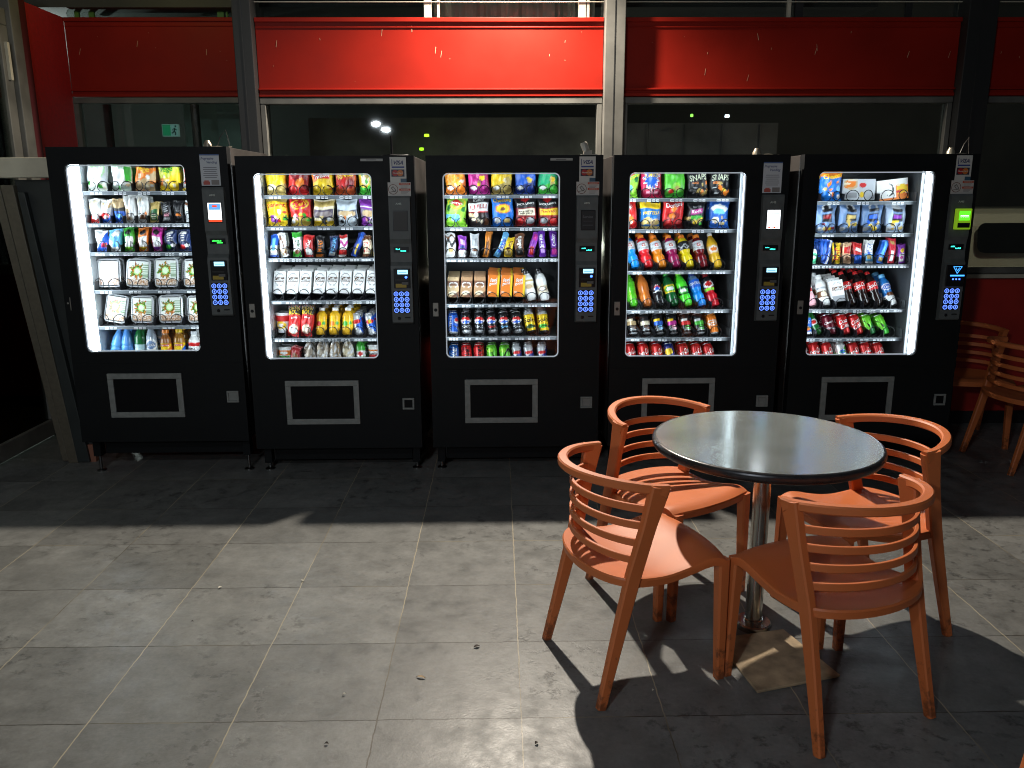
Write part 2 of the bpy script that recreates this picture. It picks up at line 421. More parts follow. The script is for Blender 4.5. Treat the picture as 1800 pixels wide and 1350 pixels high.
def coffee(s, b=14): return carton('white coffee milk carton', 'w', [('O', .5, .62, .42, .28, (.2, .2, .21), .8), ('R', .06, .54, .94, .72, (.07, .025, .01)), ('R', .3, .2, .7, .22, 'gy')] , [("Coffee", .5, .63, .82, .16, 'w', 0, .12)], s=s, b=b)

M1 = [
 [bag('pale green wrap pack', 'lgy', [('E', .5, .7, .4, .3, (.45, .7, .4)), ('E', .5, .65, .3, .2, 'w'), ('R', 0, 0, 1, .3, (.75, .8, .72))] + food(1, .1, .1, .9, .3, 5, ('g', 'c', 't')), h=.16),
  bag('green and white salad wrap pack', (.6, .72, .6), [('R', .06, .2, .7, .7, 'w'), ('R', .7, .3, .98, .8, 'g'), ('E', .4, .9, .3, .09, 'g')] + food(2, .2, .1, .9, .3, 6, ('t', 'g', 'w')), h=.165),
  bag('orange vegetarian snack pouch', 'o', [('R', .0, .76, 1, 1, 'k'), ('B', .42, .5, 't')] + food(3, .1, .1, .9, .5, 9, ('t', 'o', 'c', 'w')), [("vege", .42, .68, .62, .18, 'y'), ("gluten free", .35, .87, .5, .06, 'w')], h=.165),
  bag('lime vegetarian snack pouch', (.7, .75, .05), [('R', 0, .78, 1, 1, 'k'), ('B', .45, .3, 'y')] + food(4, .1, .1, .9, .5, 9, ('t', 'o', 'c', 'gold')), [("vege", .45, .68, .62, .18, 'g'), ("gluten free", .38, .87, .5, .06, 'w')], h=.165),
  bag('red and white snack pouch', 'w', [('R', .1, .25, .9, .75, 'r'), ('B', .1, 0, 'y')], [], h=.155)],
 [bag('white and red protein ball bag', 'w', [('R', 0, .0, 1, .3, 'r'), ('E', .5, .25, .3, .12, 'w')] + food(5, .1, .6, .9, .95, 5, ('c', 't')), h=.135, w=.068),
  bag('white bag with red and blue foot', 'w', [('R', 0, 0, 1, .32, 'b'), ('E', .4, .3, .4, .14, 'r'), ('E', .5, .25, .2, .08, 'w')] + food(6, .1, .6, .9, .95, 4, ('c', 't')), h=.13, w=.068),
  bag('brown nut pouch with blue foot', 't', [('R', 0, 0, 1, .5, 'b'), ('E', .5, .3, .25, .1, 'lb'), ('R', 0, .5, 1, .62, 'k')], h=.135, w=.066),
  bag('tall white nougat pouch', 'w', [('R', .1, .1, .4, .5, 't'), ('R', .3, .3, .8, .34, 'gy')] + food(7, .1, .1, .8, .9, 5, ('c', 'lgy', 'br')), h=.155, w=.07),
  bag('tall white almond pouch', 'w', [('R', .3, .12, .9, .3, 'br')] + food(8, .1, .3, .8, .9, 6, ('c', 'lgy', 'o')), h=.15, w=.068),
  bar('olive gold nut bar', 'gold', [('R', .1, .1, .9, .6, 'dg')] + scrib(9, .12, .58, 'c', 5), h=.115, w=.055),
  bar('black protein bar pouch', 'k', [('R', .2, .3, .8, .45, 'pk'), ('R', .15, .1, .85, .22, 'lgy')] + scrib(10, .5, .9, 'lgy', 4), h=.115, w=.055),
  bar('black bar with orange patch', 'k', [('R', .2, .3, .8, .42, 'o')] + scrib(11, .48, .9, 'gy', 4), h=.12, w=.055),
  bar('white bar with black text', 'lgy', scrib(12, .1, .9, 'k', 7) + [('R', 0, .8, 1, .9, 'br')], h=.12, w=.055)],
 [bag('blue and white biscuit pack', 'w', [('B', .5, .9, 'b'), ('R', .5, .2, .9, .4, 'r'), ('E', .35, .75, .22, .18, 'w')] + scrib(13, .1, .4, 'db', 3), h=.12, w=.078),
  bag('sky blue biscuit pack', 'lb', [('B', .35, -.6, 'w'), ('E', .6, .8, .3, .15, 'w'), ('E', .5, .3, .2, .12, 'lb')], h=.125, w=.078),
  bag('green chickpea snack pouch', 'g', [('R', .1, .18, .9, .62, 'w'), ('O', .5, .8, .3, .1, 'k', 0), ('E', .5, .12, .3, .08, 'lg')], [], h=.135, w=.062),
  bag('orange chickpea snack pouch', 'o', [('R', .1, .18, .9, .62, 'w'), ('O', .5, .8, .3, .1, 'k', 0), ('E', .5, .12, .3, .08, 'y')], [], h=.135, w=.062),
  bag('magenta chickpea snack pouch', 'm', [('R', .1, .18, .9, .62, 'w'), ('O', .5, .8, .3, .1, 'k', 0), ('E', .5, .12, .3, .08, 'p')], [], h=.135, w=.062),
  bag('navy cracker pack with green plate', 'nv', [('E', .5, .85, .25, .07, 'w'), ('E', .3, .2, .25, .1, 'g'), ('E', .7, .28, .2, .08, 'w')] + scrib(14, .45, .75, 'w', 3), h=.12, w=.076),
  bag('navy cracker pack with red plate', 'nv', [('E', .5, .85, .25, .07, 'w'), ('E', .35, .2, .28, .1, 'r'), ('E', .7, .28, .2, .08, 'w')] + scrib(15, .45, .75, 'w', 3), h=.12, w=.076)],
 [I('meal_tray', 'tray', 'white lidded sandwich tray', lambda: mk_tray('meal_tray', .135, .165, .045, False, 3), 1, 1, 8, 0, .01, .06, y=.02),
  I('salad_tray', 'tray', 'salad tray with bright round label', lambda: mk_tray('salad_tray', .138, .165, .045, True, 4), 1, 2, 12, 3, .008, .05, y=.02),
  I('salad_tray', 'tray', 'salad tray with orange carrot rim', lambda: mk_tray('salad_tray', .138, .17, .045, True, 5), 1, 2, 12, 0, .008, .05, y=.02),
  I('salad_tray', 'tray', 'salad tray cut by window edge', lambda: mk_tray('salad_tray', .138, .165, .045, True, 6), 1, 1, 12, 0, .008, .05, y=.02)],
 [I('salad_tray', 'tray', 'green salad tray leaning sideways', lambda: mk_tray('salad_tray', .13, .165, .045, True, 7), 1, 1, 10, 9, .012, .05, y=.02),
  I('salad_tray', 'tray', 'green salad tray standing upright', lambda: mk_tray('salad_tray', .132, .158, .045, True, 8), 1, 1, 10, 2, .008, .05, y=.02),
  I('salad_tray', 'tray', 'green salad tray with pale label', lambda: mk_tray('salad_tray', .14, .162, .045, True, 9), 1, 1, 10, 0, .008, .05, y=.02),
  I('salad_tray', 'tray', 'green salad tray half hidden', lambda: mk_tray('salad_tray', .132, .16, .045, True, 10), 1, 0, 10, 0, .008, .05, y=.02)],
 [bot('tall blue water bottle', 'water', (.1, .3, .62), 'b', [('R', 0, .1, 1, .2, 'lb'), ('E', .4, .5, .1, .2, 'lb')], h=.225, s=12, b=4),
  bot('blue water bottle with white glare', 'water', (.08, .25, .6), 'b', [('E', .35, .4, .08, .25, 'lb'), ('R', 0, .3, 1, .34, 'lb')], h=.235, s=2, b=4),  # glare painted into the bottle colour as a pale ellipse
  bot('green mineral water bottle', 'soda', 'dg', 'w', [('R', 0, .2, 1, .52, (.5, .7, .72)), ('R', .2, .3, .8, .36, 'lb')], h=.235, s=2, b=4),
  bot('clear water bottle with red cap', 'water', (.35, .42, .5), 'r', [('E', .55, .5, .35, .16, 'w'), ('E', .55, .5, .28, .11, 'sb')], [("COOL", .55, .5, .4, .07, 'w')], h=.235, s=-2, b=4),
  bot('yellow iced tea bottle with orange flash', 'wide', 'y', 'o', [('B', .5, .8, 'o'), ('R', 0, .2, 1, .62, 'y'), ('B', .36, .5, 'o'), ('R', .2, .55, .8, .62, 'r'), ('R', 0, 0, 1, .2, 'br'), ('R', 0, .66, 1, 1, (.3, .1, .02))], [("Lipton", .5, .585, .5, .06, 'w')], h=.2, s=0, b=4),
  bot('yellow iced tea bottle with blue swoosh', 'wide', 'y', 'y', [('R', 0, 0, 1, .2, 'br'), ('B', .34, .5, 'b'), ('R', .2, .55, .8, .62, 'r'), ('R', 0, .66, 1, 1, (.35, .15, .02))], [("Lipton", .5, .585, .5, .06, 'w')], h=.205, s=0, b=4, back=2),
  bot('white protein shake bottle', 'wide', 'w', 'lgy', [('R', 0, .6, 1, .7, 'r'), ('R', 0, 0, 1, .12, 'dr')], [("HIGH", .42, .48, .4, .08, 'k'), ("PROTEIN", .42, .38, .6, .08, 'k')], h=.19, s=4, b=4)]]
M2 = [
 [bag('plain yellow chip bag', 'y', [('B', .3, .2, 'gold'), ('E', .3, .25, .2, .1, 'c'), ('E', .5, .86, .3, .08, 'r')], h=.17),
  bag('dark red corn chip bag', 'dr', [('B', .4, -.6, 'r'), ('E', .6, .4, .2, .15, 'o'), ('R', .1, .12, .5, .2, 'r')], [("Doritos", .5, .76, .75, .12, 'w')], h=.17),
  bag('yellow and orange cheese snack bag', 'o', [('B', .6, .5, 'y'), ('R', .1, .53, .9, .74, 'r')] + food(21, .5, .1, .95, .5, 5, ('y', 'o')), [("Twisties", .5, .63, .76, .17, 'w', .15)], h=.17),
  bag('burnt orange ring snack bag', (.5, .08, .02), [('E', .3, .4, .3, .2, 'r'), ('E', .75, .85, .25, .12, 'o'), ('E', .75, .35, .2, .16, 'dr')], [("RINGS", .5, .64, .74, .18, 'y', .1), ("BURGER", .5, .81, .7, .12, 'y', .1)], h=.17),
  bag('bright green chip bag', (.08, .6, .06), [('E', .3, .5, .3, .28, 'y'), ('E', .35, .5, .2, .2, 'c'), ('R', .3, .85, .9, .95, 'b')] + food(22, .1, .3, .6, .7, 5, ('gold', 'lg', 'g')), h=.17)],
 [bag('yellow fruit chew bag', 'y', [('R', 0, .85, 1, 1, 'gold')] + food(23, .1, .15, .9, .5, 10, ('pk', 'p', 'w', 'g', 'r')), [("Starburst", .5, .72, .84, .14, 'r', .08)], h=.165, w=.124),
  bag('red lolly bag', 'r', [('R', 0, 0, 1, .3, (.5, .35, .05)), ('O', .5, .75, .42, .17, 'y', .75)] + food(24, .1, .12, .9, .4, 8, ('g', 'y', 'w', 'pk')), [("Allen's", .5, .76, .62, .15, 'y', .1)], h=.165, w=.126),
  bag('gold and plum biscuit bag', 'c', [('R', 0, .75, 1, .93, 'gold'), ('R', .02, .3, .98, .62, (.08, .06, .1)), ('E', .5, .45, .45, .12, (.25, .2, .2)), ('R', 0, 0, 1, .2, 'y')] + food(25, .1, .1, .9, .35, 6, ('lgy', 'gold', 'k')), h=.148, w=.12),
  bag('silver blue biscuit bag', (.55, .62, .68), [('R', .02, .3, .98, .6, (.08, .09, .13)), ('E', .5, .45, .45, .13, 't')] + food(26, .1, .1, .9, .35, 6, ('lgy', 'w', 'o', 'k')), h=.15, w=.12),
  bag('purple biscuit bag', 'p', [('R', .02, .3, .98, .62, (.2, .15, .25)), ('E', .5, .46, .4, .13, 't'), ('R', 0, .68, 1, .74, 'w')] + food(27, .1, .1, .9, .35, 7, ('w', 'pk', 'p')), h=.148, w=.12)],
 [bar('blue and white biscuit bar', 'b', [('R', 0, .1, 1, .5, 'w'), ('R', .3, .3, .7, .8, 'lb')], w=.046),
  bar('white and brown wafer bar', 'w', [('W', .5, .3, 6, 0, .12, 'br'), ('W', .2, .1, 9, 1, .05, 't')], w=.046, s=-10, h=.14),
  bar('mint green and white bar', 'w', [('R', 0, .8, 1, 1, 'g'), ('R', 0, 0, 1, .2, 'g'), ('E', .5, .2, .3, .1, 'br')], [("AERO", .5, .55, .9, .16, 'dg', 1.57, 0, 0, .02, .32)], w=.052, h=.142),
  bar('red and white wafer bar', 'r', [('R', .2, .1, .9, .35, 'w')], [("KitKat", .5, .5, 1.6, .14, 'w', 1.4, 0, 0, .02, .36)], w=.058, h=.125),
  bar('black bar with orange lettering', 'k', [('R', 0, .0, 1, .12, 'o')], [("MARS", .5, .5, 1.5, .2, 'o', 1.5, 0, 0, .02, .36)], w=.045, h=.12),
  bar('dark blue nut bar', (.015, .03, .12), [('R', .1, .05, .9, .2, 'w')], [("SNICKERS", .5, .52, 2.2, .16, 'lb', 1.4, 0, 0, .02, .36)], w=.046, s=8, h=.12),
  bar('white and pink nougat bar', 'w', [('R', 0, .1, 1, .3, 'r'), ('W', .6, .1, 7, 0, .08, 'm'), ('R', 0, .85, 1, 1, 'r')], w=.046, h=.125),
  bar('blue bar with yellow stripe leaning right', 'db', [('R', .3, 0, .7, 1, 'b'), ('R', .35, .1, .65, .5, 'y')], w=.042, s=18, h=.145),
  bar('brown bar with red lettering', 'c', [('R', 0, .8, 1, 1, 'br'), ('R', 0, 0, 1, .1, 'br')], [("TWIX", .5, .45, 1.5, .24, 'r', 1.5, 0, 0, .02, .34)], w=.046, h=.12),
  bar('blue and yellow bar at shelf end', 'y', [('R', 0, .7, 1, 1, 'b')], w=.045, h=.13)],
 [coffee(4) for _ in range(8)],
 [I('noodle_cup', 'cup', 'red and white noodle cup', lambda: mk_cup('noodle_cup', 'w', [('R', 0, .6, 1, .9, 'r'), ('E', .45, .4, .3, .2, 'y'), ('E', .45, .4, .15, .1, 'w'), ('R', 0, 0, 1, .12, 'lgy')], h=.115), 1, 1, 3, 0, .02, .1, y=.04),
  bag('red chicken roll pouch with cream photo', 'r', [('R', 0, .72, 1, 1, 'k')] + [('E', .5, .25, .36, .16, 'c'), ('E', .5, .23, .25, .1, 'lgy')], [("CHICKEN", .5, .92, .8, .08, 'gold'), ("ROLL", .5, .8, .84, .13, 'y'), ("WRAP", .5, .62, .5, .06, 'w')], h=.185, w=.08, sw=1, name='wrap_pouch', s=3),
  bag('red chicken roll pouch with pink photo', 'r', [('R', 0, .72, 1, 1, 'k')] + [('E', .5, .25, .36, .16, (.75, .5, .4)), ('E', .4, .28, .2, .1, 'c')], [("CHICKEN", .5, .92, .8, .08, 'gold'), ("ROLL", .5, .8, .84, .13, 'y'), ("WRAP", .5, .62, .5, .06, 'w')], h=.185, w=.08, sw=1, name='wrap_pouch', s=3)] +
 [bot(l, 'juice', (.9, .5, .02), 'w', [('R', .1, .32, .9, .6, 'y'), ('E', .35, .45, .2, .1, c), ('E', .7, .47, .12, .07, 'g')] , [], h=.165, s=2, b=10, back=4) for l, c in (('orange juice bottle with red label', 'r'), ('orange juice bottle with wide label', 'o'), ('orange juice bottle with green leaf', 'g'))] +
 [can('slim blue and silver energy can', 'lgy', [('B', .5, .9, 'b'), ('B', .32, -.9, 'lgy'), ('E', .5, .62, .3, .1, 'r')], h=.13, r=.0285, back=4, b=18, s=-13),
  can('slim blue energy can at end', 'lgy', [('B', .62, .9, 'b'), ('B', .3, -.9, 'lgy'), ('E', .5, .62, .3, .1, 'r'), ('E', .5, .62, .1, .1, 'y')], h=.13, r=.0285, back=4, b=18, s=-13)],
 [I('noodle_cup', 'cup', 'green and orange noodle tub', lambda: mk_cup('noodle_cup', 'w', [('R', 0, .55, 1, .85, 'o'), ('R', .2, .1, .8, .5, 'g'), ('E', .5, .7, .2, .1, 'w')], h=.1), 1, 1, 3, 0, .01, .1, y=.04),
  bar('dark red dried meat pouch', 'dr', [('E', .5, .5, .3, .2, 'br')], h=.12, w=.06, s=4)] +
 [I('wrapped_sandwich', 'sandwich', l, (lambda sd, tn: lambda: mk_wrap('wrapped_sandwich', sd, tn))(sd, tn), 1, 1, 0, 0, .02, .08, y=.03) for l, sd, tn in (('brown roll in crumpled film', 2, (.4, .33, .26)), ('pale roll in crumpled film', 5, (.5, .42, .33)), ('tan roll in crumpled film', 9, (.45, .34, .22)), ('cream sandwich in clear film', 12, (.6, .5, .33)))] +
 [bot('green bottle with yellow cap leaning', 'soda', 'g', 'y', [('R', 0, .3, 1, .52, 'w'), ('E', .5, .4, .2, .08, 'r')], h=.17, s=-6, b=16, back=2, r=.03),
  I('noodle_cup', 'cup', 'white and red soup tub', lambda: mk_cup('noodle_cup', 'w', [('R', 0, .2, 1, .5, 'r'), ('R', 0, .7, 1, .8, 'o')], [("Ramen", .45, .58, .6, .12, 'k')], h=.11), 1, 0, 3, 0, .01, .1, y=.04)]]
orange_c = lambda: carton('orange flavoured milk carton', 'o', [('B', .35, .1, 'o'), ('R', .82, 0, 1, 1, 'y'), ('R', .1, .2, .3, .24, 'w')], [("feel", .48, .78, .6, .17, 'w', .1, .2), ("good", .45, .6, .66, .18, 'w', .1, .2)], back=4, s=4, h=.13, topc='w', sidec='w')
brown_c = lambda l, c: carton(l, c, [('R', 0, .55, 1, .8, 'br'), ('O', .5, .6, .4, .14, 'w', .6), ('E', .5, .2, .4, .1, 'c'), ('B', .1, .4, 'br')], [], back=3, s=2, h=.12)
M3 = [
 [bag('orange chip bag', (.85, .3, .03), rnd_chip('o', 31, 'c'), h=.17), bag('magenta chip bag', (.5, .02, .22), rnd_chip('m', 32), h=.17), bag('yellow chip bag with gold foot', 'y', rnd_chip('gold', 33), h=.17),
  bag('royal blue chip bag', 'b', rnd_chip('db', 34), h=.17), bag('emerald green chip bag', (.02, .42, .18), rnd_chip('g', 35), h=.17)],
 [bag('lime chip bag with palm trees', (.3, .65, .08), smith, [("SMITH'S", .5, .79, .6, .07, 'w')], h=.168, w=.124),
  bag('black chip bag with chilli panel', (.03, .02, .02), [('R', .02, .52, .98, .82, 'w'), ('R', .02, .48, .98, .52, 'r')] + food(36, .1, .1, .9, .4, 9, ('r', 't', 'c', 'br')), [("Kettle", .5, .9, .5, .09, 'w', 0, .2), ("CHILLI", .5, .67, .82, .15, (.4, .01, .02))], h=.168, w=.124),
  bag('blue bag with orange cheese ring', (.01, .16, .62), [('E', .5, .6, .36, .17, 'o'), ('E', .5, .6, .3, .14, 'y'), ('E', .5, .6, .12, .06, 'br'), ('E', .25, .2, .16, .1, 'w'), ('E', .7, .2, .16, .09, 'gold')], [("Cheezels", .5, .86, .84, .13, 'y', 0, 0, 0, .02, 1, .3)], h=.17, w=.128),
  bag('dark red barbecue jerky bag', 'dr', [('R', 0, .62, 1, .95, 'k'), ('R', .1, .38, .95, .58, 'c'), ('E', .3, .2, .2, .1, 'r'), ('E', .7, .2, .22, .12, 'gy'), ('D', .5, .9, .2, .1, 'r')], [("JACK LINK'S", .5, .75, .86, .09, 'w'), ("BARBECUE", .5, .5, .72, .07, 'k'), ("BEEF JERKY", .5, .42, .6, .05, 'k')], h=.17, w=.124),
  bag('dark red teriyaki jerky bag', (.3, .01, .015), [('R', 0, .62, 1, .95, 'k'), ('R', .05, .36, .98, .6, 'y'), ('E', .3, .2, .2, .1, 'gy'), ('E', .75, .2, .2, .12, 'r'), ('D', .5, .9, .2, .1, 'r')], [("JACK LINK'S", .5, .75, .86, .09, 'w'), ("TERIYAKI", .5, .5, .76, .08, (.5, .05, .01))], h=.17, w=.124)],
 [bar('white choc bite pouch', 'w', [('W', .6, .12, 8, 0, .08, 'k'), ('W', .85, .05, 9, 2, .04, 'br'), ('E', .5, .3, .25, .1, 'gold')], w=.058, h=.14),
  bar('purple bar with white foot', 'p', [('R', 0, 0, 1, .3, 'w'), ('R', .2, .6, .8, .8, 'lv'), ('E', .5, .45, .3, .1, 'db')], w=.05, h=.125),
  bar('silver grey wrapped bar', 'lgy', [('R', .1, .5, .9, .8, 'gy'), ('R', .2, .25, .8, .35, 'br')], w=.052, h=.135, s=5),
  bar('slim orange bar leaning right', (.75, .25, .03), [('R', .2, .1, .6, .6, 'br')], w=.034, h=.15, s=12),
  bar('slim blue bar leaning far right', 'lb', [('R', .2, .2, .8, .7, 'b')], [("BOUNTY", .5, .55, 2.2, .26, 'w', 1.57, 0, 0, .02, .24)], w=.036, h=.155, s=24),
  bar('yellow peanut sweets bag', 'y', [('R', .1, .1, .9, .3, 'gold')], [("m&m's", .5, .55, 1.2, .22, (.15, .05, .02), 1.4, 0, 0, .03, .45)], w=.052, h=.115, s=6),
  bar('brown chocolate sweets bag', 'br', [('R', .1, .1, .9, .3, 'k')], [("m&m's", .5, .6, 1.2, .24, 'w', 1.6, 0, 0, .03, .45)], w=.056, h=.135),
  bar('pink and purple bar leaning right', 'p', [('R', .2, .1, .8, .4, 'r'), ('R', .2, .7, .8, .9, 'm')], w=.04, h=.145, s=12),
  bar('purple bar with white lettering', (.12, .02, .35), [('R', .2, .15, .8, .4, 'lv')], [("Dairy Milk", .5, .6, 1.8, .2, 'w', 1.57, 0, 0, .02, .3)], w=.042, h=.15),
  bar('purple bar with pink foot', (.14, .02, .36), [('R', .1, .1, .9, .35, 'm')], [("Cadbury", .5, .65, 1.6, .2, 'w', 1.57, 0, 0, .02, .3)], w=.042, h=.15)],
 [brown_c('tan chocolate milk carton', 't'), brown_c('brown chocolate milk carton', (.4, .22, .1)), brown_c('caramel milk carton', (.5, .28, .14)), orange_c(), orange_c(), orange_c(),
  bot('white milk bottle with orange label', 'milk', 'w', 'k', [('R', 0, .45, 1, .6, 'c'), ('E', .5, .5, .25, .08, 't'), ('R', .1, .7, .9, .74, 'gold')], h=.185, s=-10, b=14, back=1, r=.033),
  bot('white milk bottle with brown label', 'milk', 'w', 'k', [('R', 0, .3, 1, .55, 'c'), ('E', .5, .42, .3, .09, 'br'), ('E', .5, .42, .2, .06, 'w')], h=.185, s=-10, b=14, back=1, r=.034)],
 [can('bright blue cola can', 'b', [('E', .78, .6, .2, .14, 'w'), ('E', .8, .64, .18, .1, 'r'), ('R', 0, .0, 1, .06, 'lgy')], [("pepsi", .35, .45, 1.1, .16, 'w', 1.45, 0, 0, .02, .7)], s=-4, h=.128)] +
 [can(l, 'k', pepsi_ops, [("MAX", .5, .3, .45, .12, c)], s=s, h=.13, back=2) for l, c, s in (('black cola can with silver foot', 'w', -3), ('black cola can with pale rim', 'lgy', -2), ('black cola can with red lettering', 'r', -7), ('black cola can turned slightly', 'lb', -8), ('black cola can with narrow globe', 'gy', -9))] +
 [can('yellow lemon drink can', 'y', [('R', 0, 0, 1, .1, 'k'), ('E', .5, .3, .3, .1, 'dg'), ('R', 0, .88, 1, 1, 'lgy')], [("Solo", .5, .62, .7, .22, 'k')], s=-8, h=.13, back=3),
  can('yellow lemon drink can at end', 'y', [('R', 0, 0, 1, .1, 'k'), ('E', .45, .32, .3, .1, 'g'), ('R', 0, .88, 1, 1, 'lgy')], [("Solo", .5, .62, .7, .22, 'k')], s=-7, h=.13, back=3)],
 [can('blue energy can with gothic script', (.01, .12, .5), [('W', .5, .3, 5, 0, .06, 'db')], [("Mother", .5, .5, 1.1, .26, 'w', 1.5, 0, 0, .02, .7)], s=-3)] +
 [can(l, 'r', [('W', .5, .3, 5, p, .08, 'dr')], [("Mother", .5, .5, 1.1, .26, 'k', 1.5, 0, 0, .02, .7)], s=-5) for l, p in (('red energy can with dark swirl', 0), ('red energy can with dark script', 2))] +
 [can(l, (.12, .5, .03), [('W', .5, .25, 6, p, .07, 'k'), ('E', .4, .7, .2, .1, 'lg'), ('R', 0, 0, 1, .08, 'dg')], s=-5) for l, p in (('green energy can with black swoosh', 0), ('lime energy can with black mark', 3))] +
 [can(l, 'lgy', [('B', .5, .8, 'db'), ('B', .3, -.8, 'sb'), ('E', .5, .6, .32, .08, 'r')], r=.029, s=s) for l, s in (('slim blue and grey energy can', -9), ('slim energy can with red bulls', -11), ('slim energy can beside shelf end', -8))]]
def gato(l, c): return bot(l, 'sport', c, 'o', [('R', 0, .58, 1, .84, 'lgy'), ('E', .55, .72, .16, .08, 'w'), ('W', .64, .02, 9, 0, .012, 'gy'), ('W', .78, .02, 9, 1, .01, 'gy')], [("G", .5, .72, .2, .1, 'r')], h=.215)
def sdark(l, c, c2, c3): return can(l, 'k', [('R', .2, .45, .85, .62, c), ('R', .2, .62, .6, .75, c2), ('E', .6, .3, .2, .1, c3), ('R', 0, 0, 1, .05, 'lgy')] + scrib(len(l), .15, .3, 'lgy', 2), s=-7, h=.125)
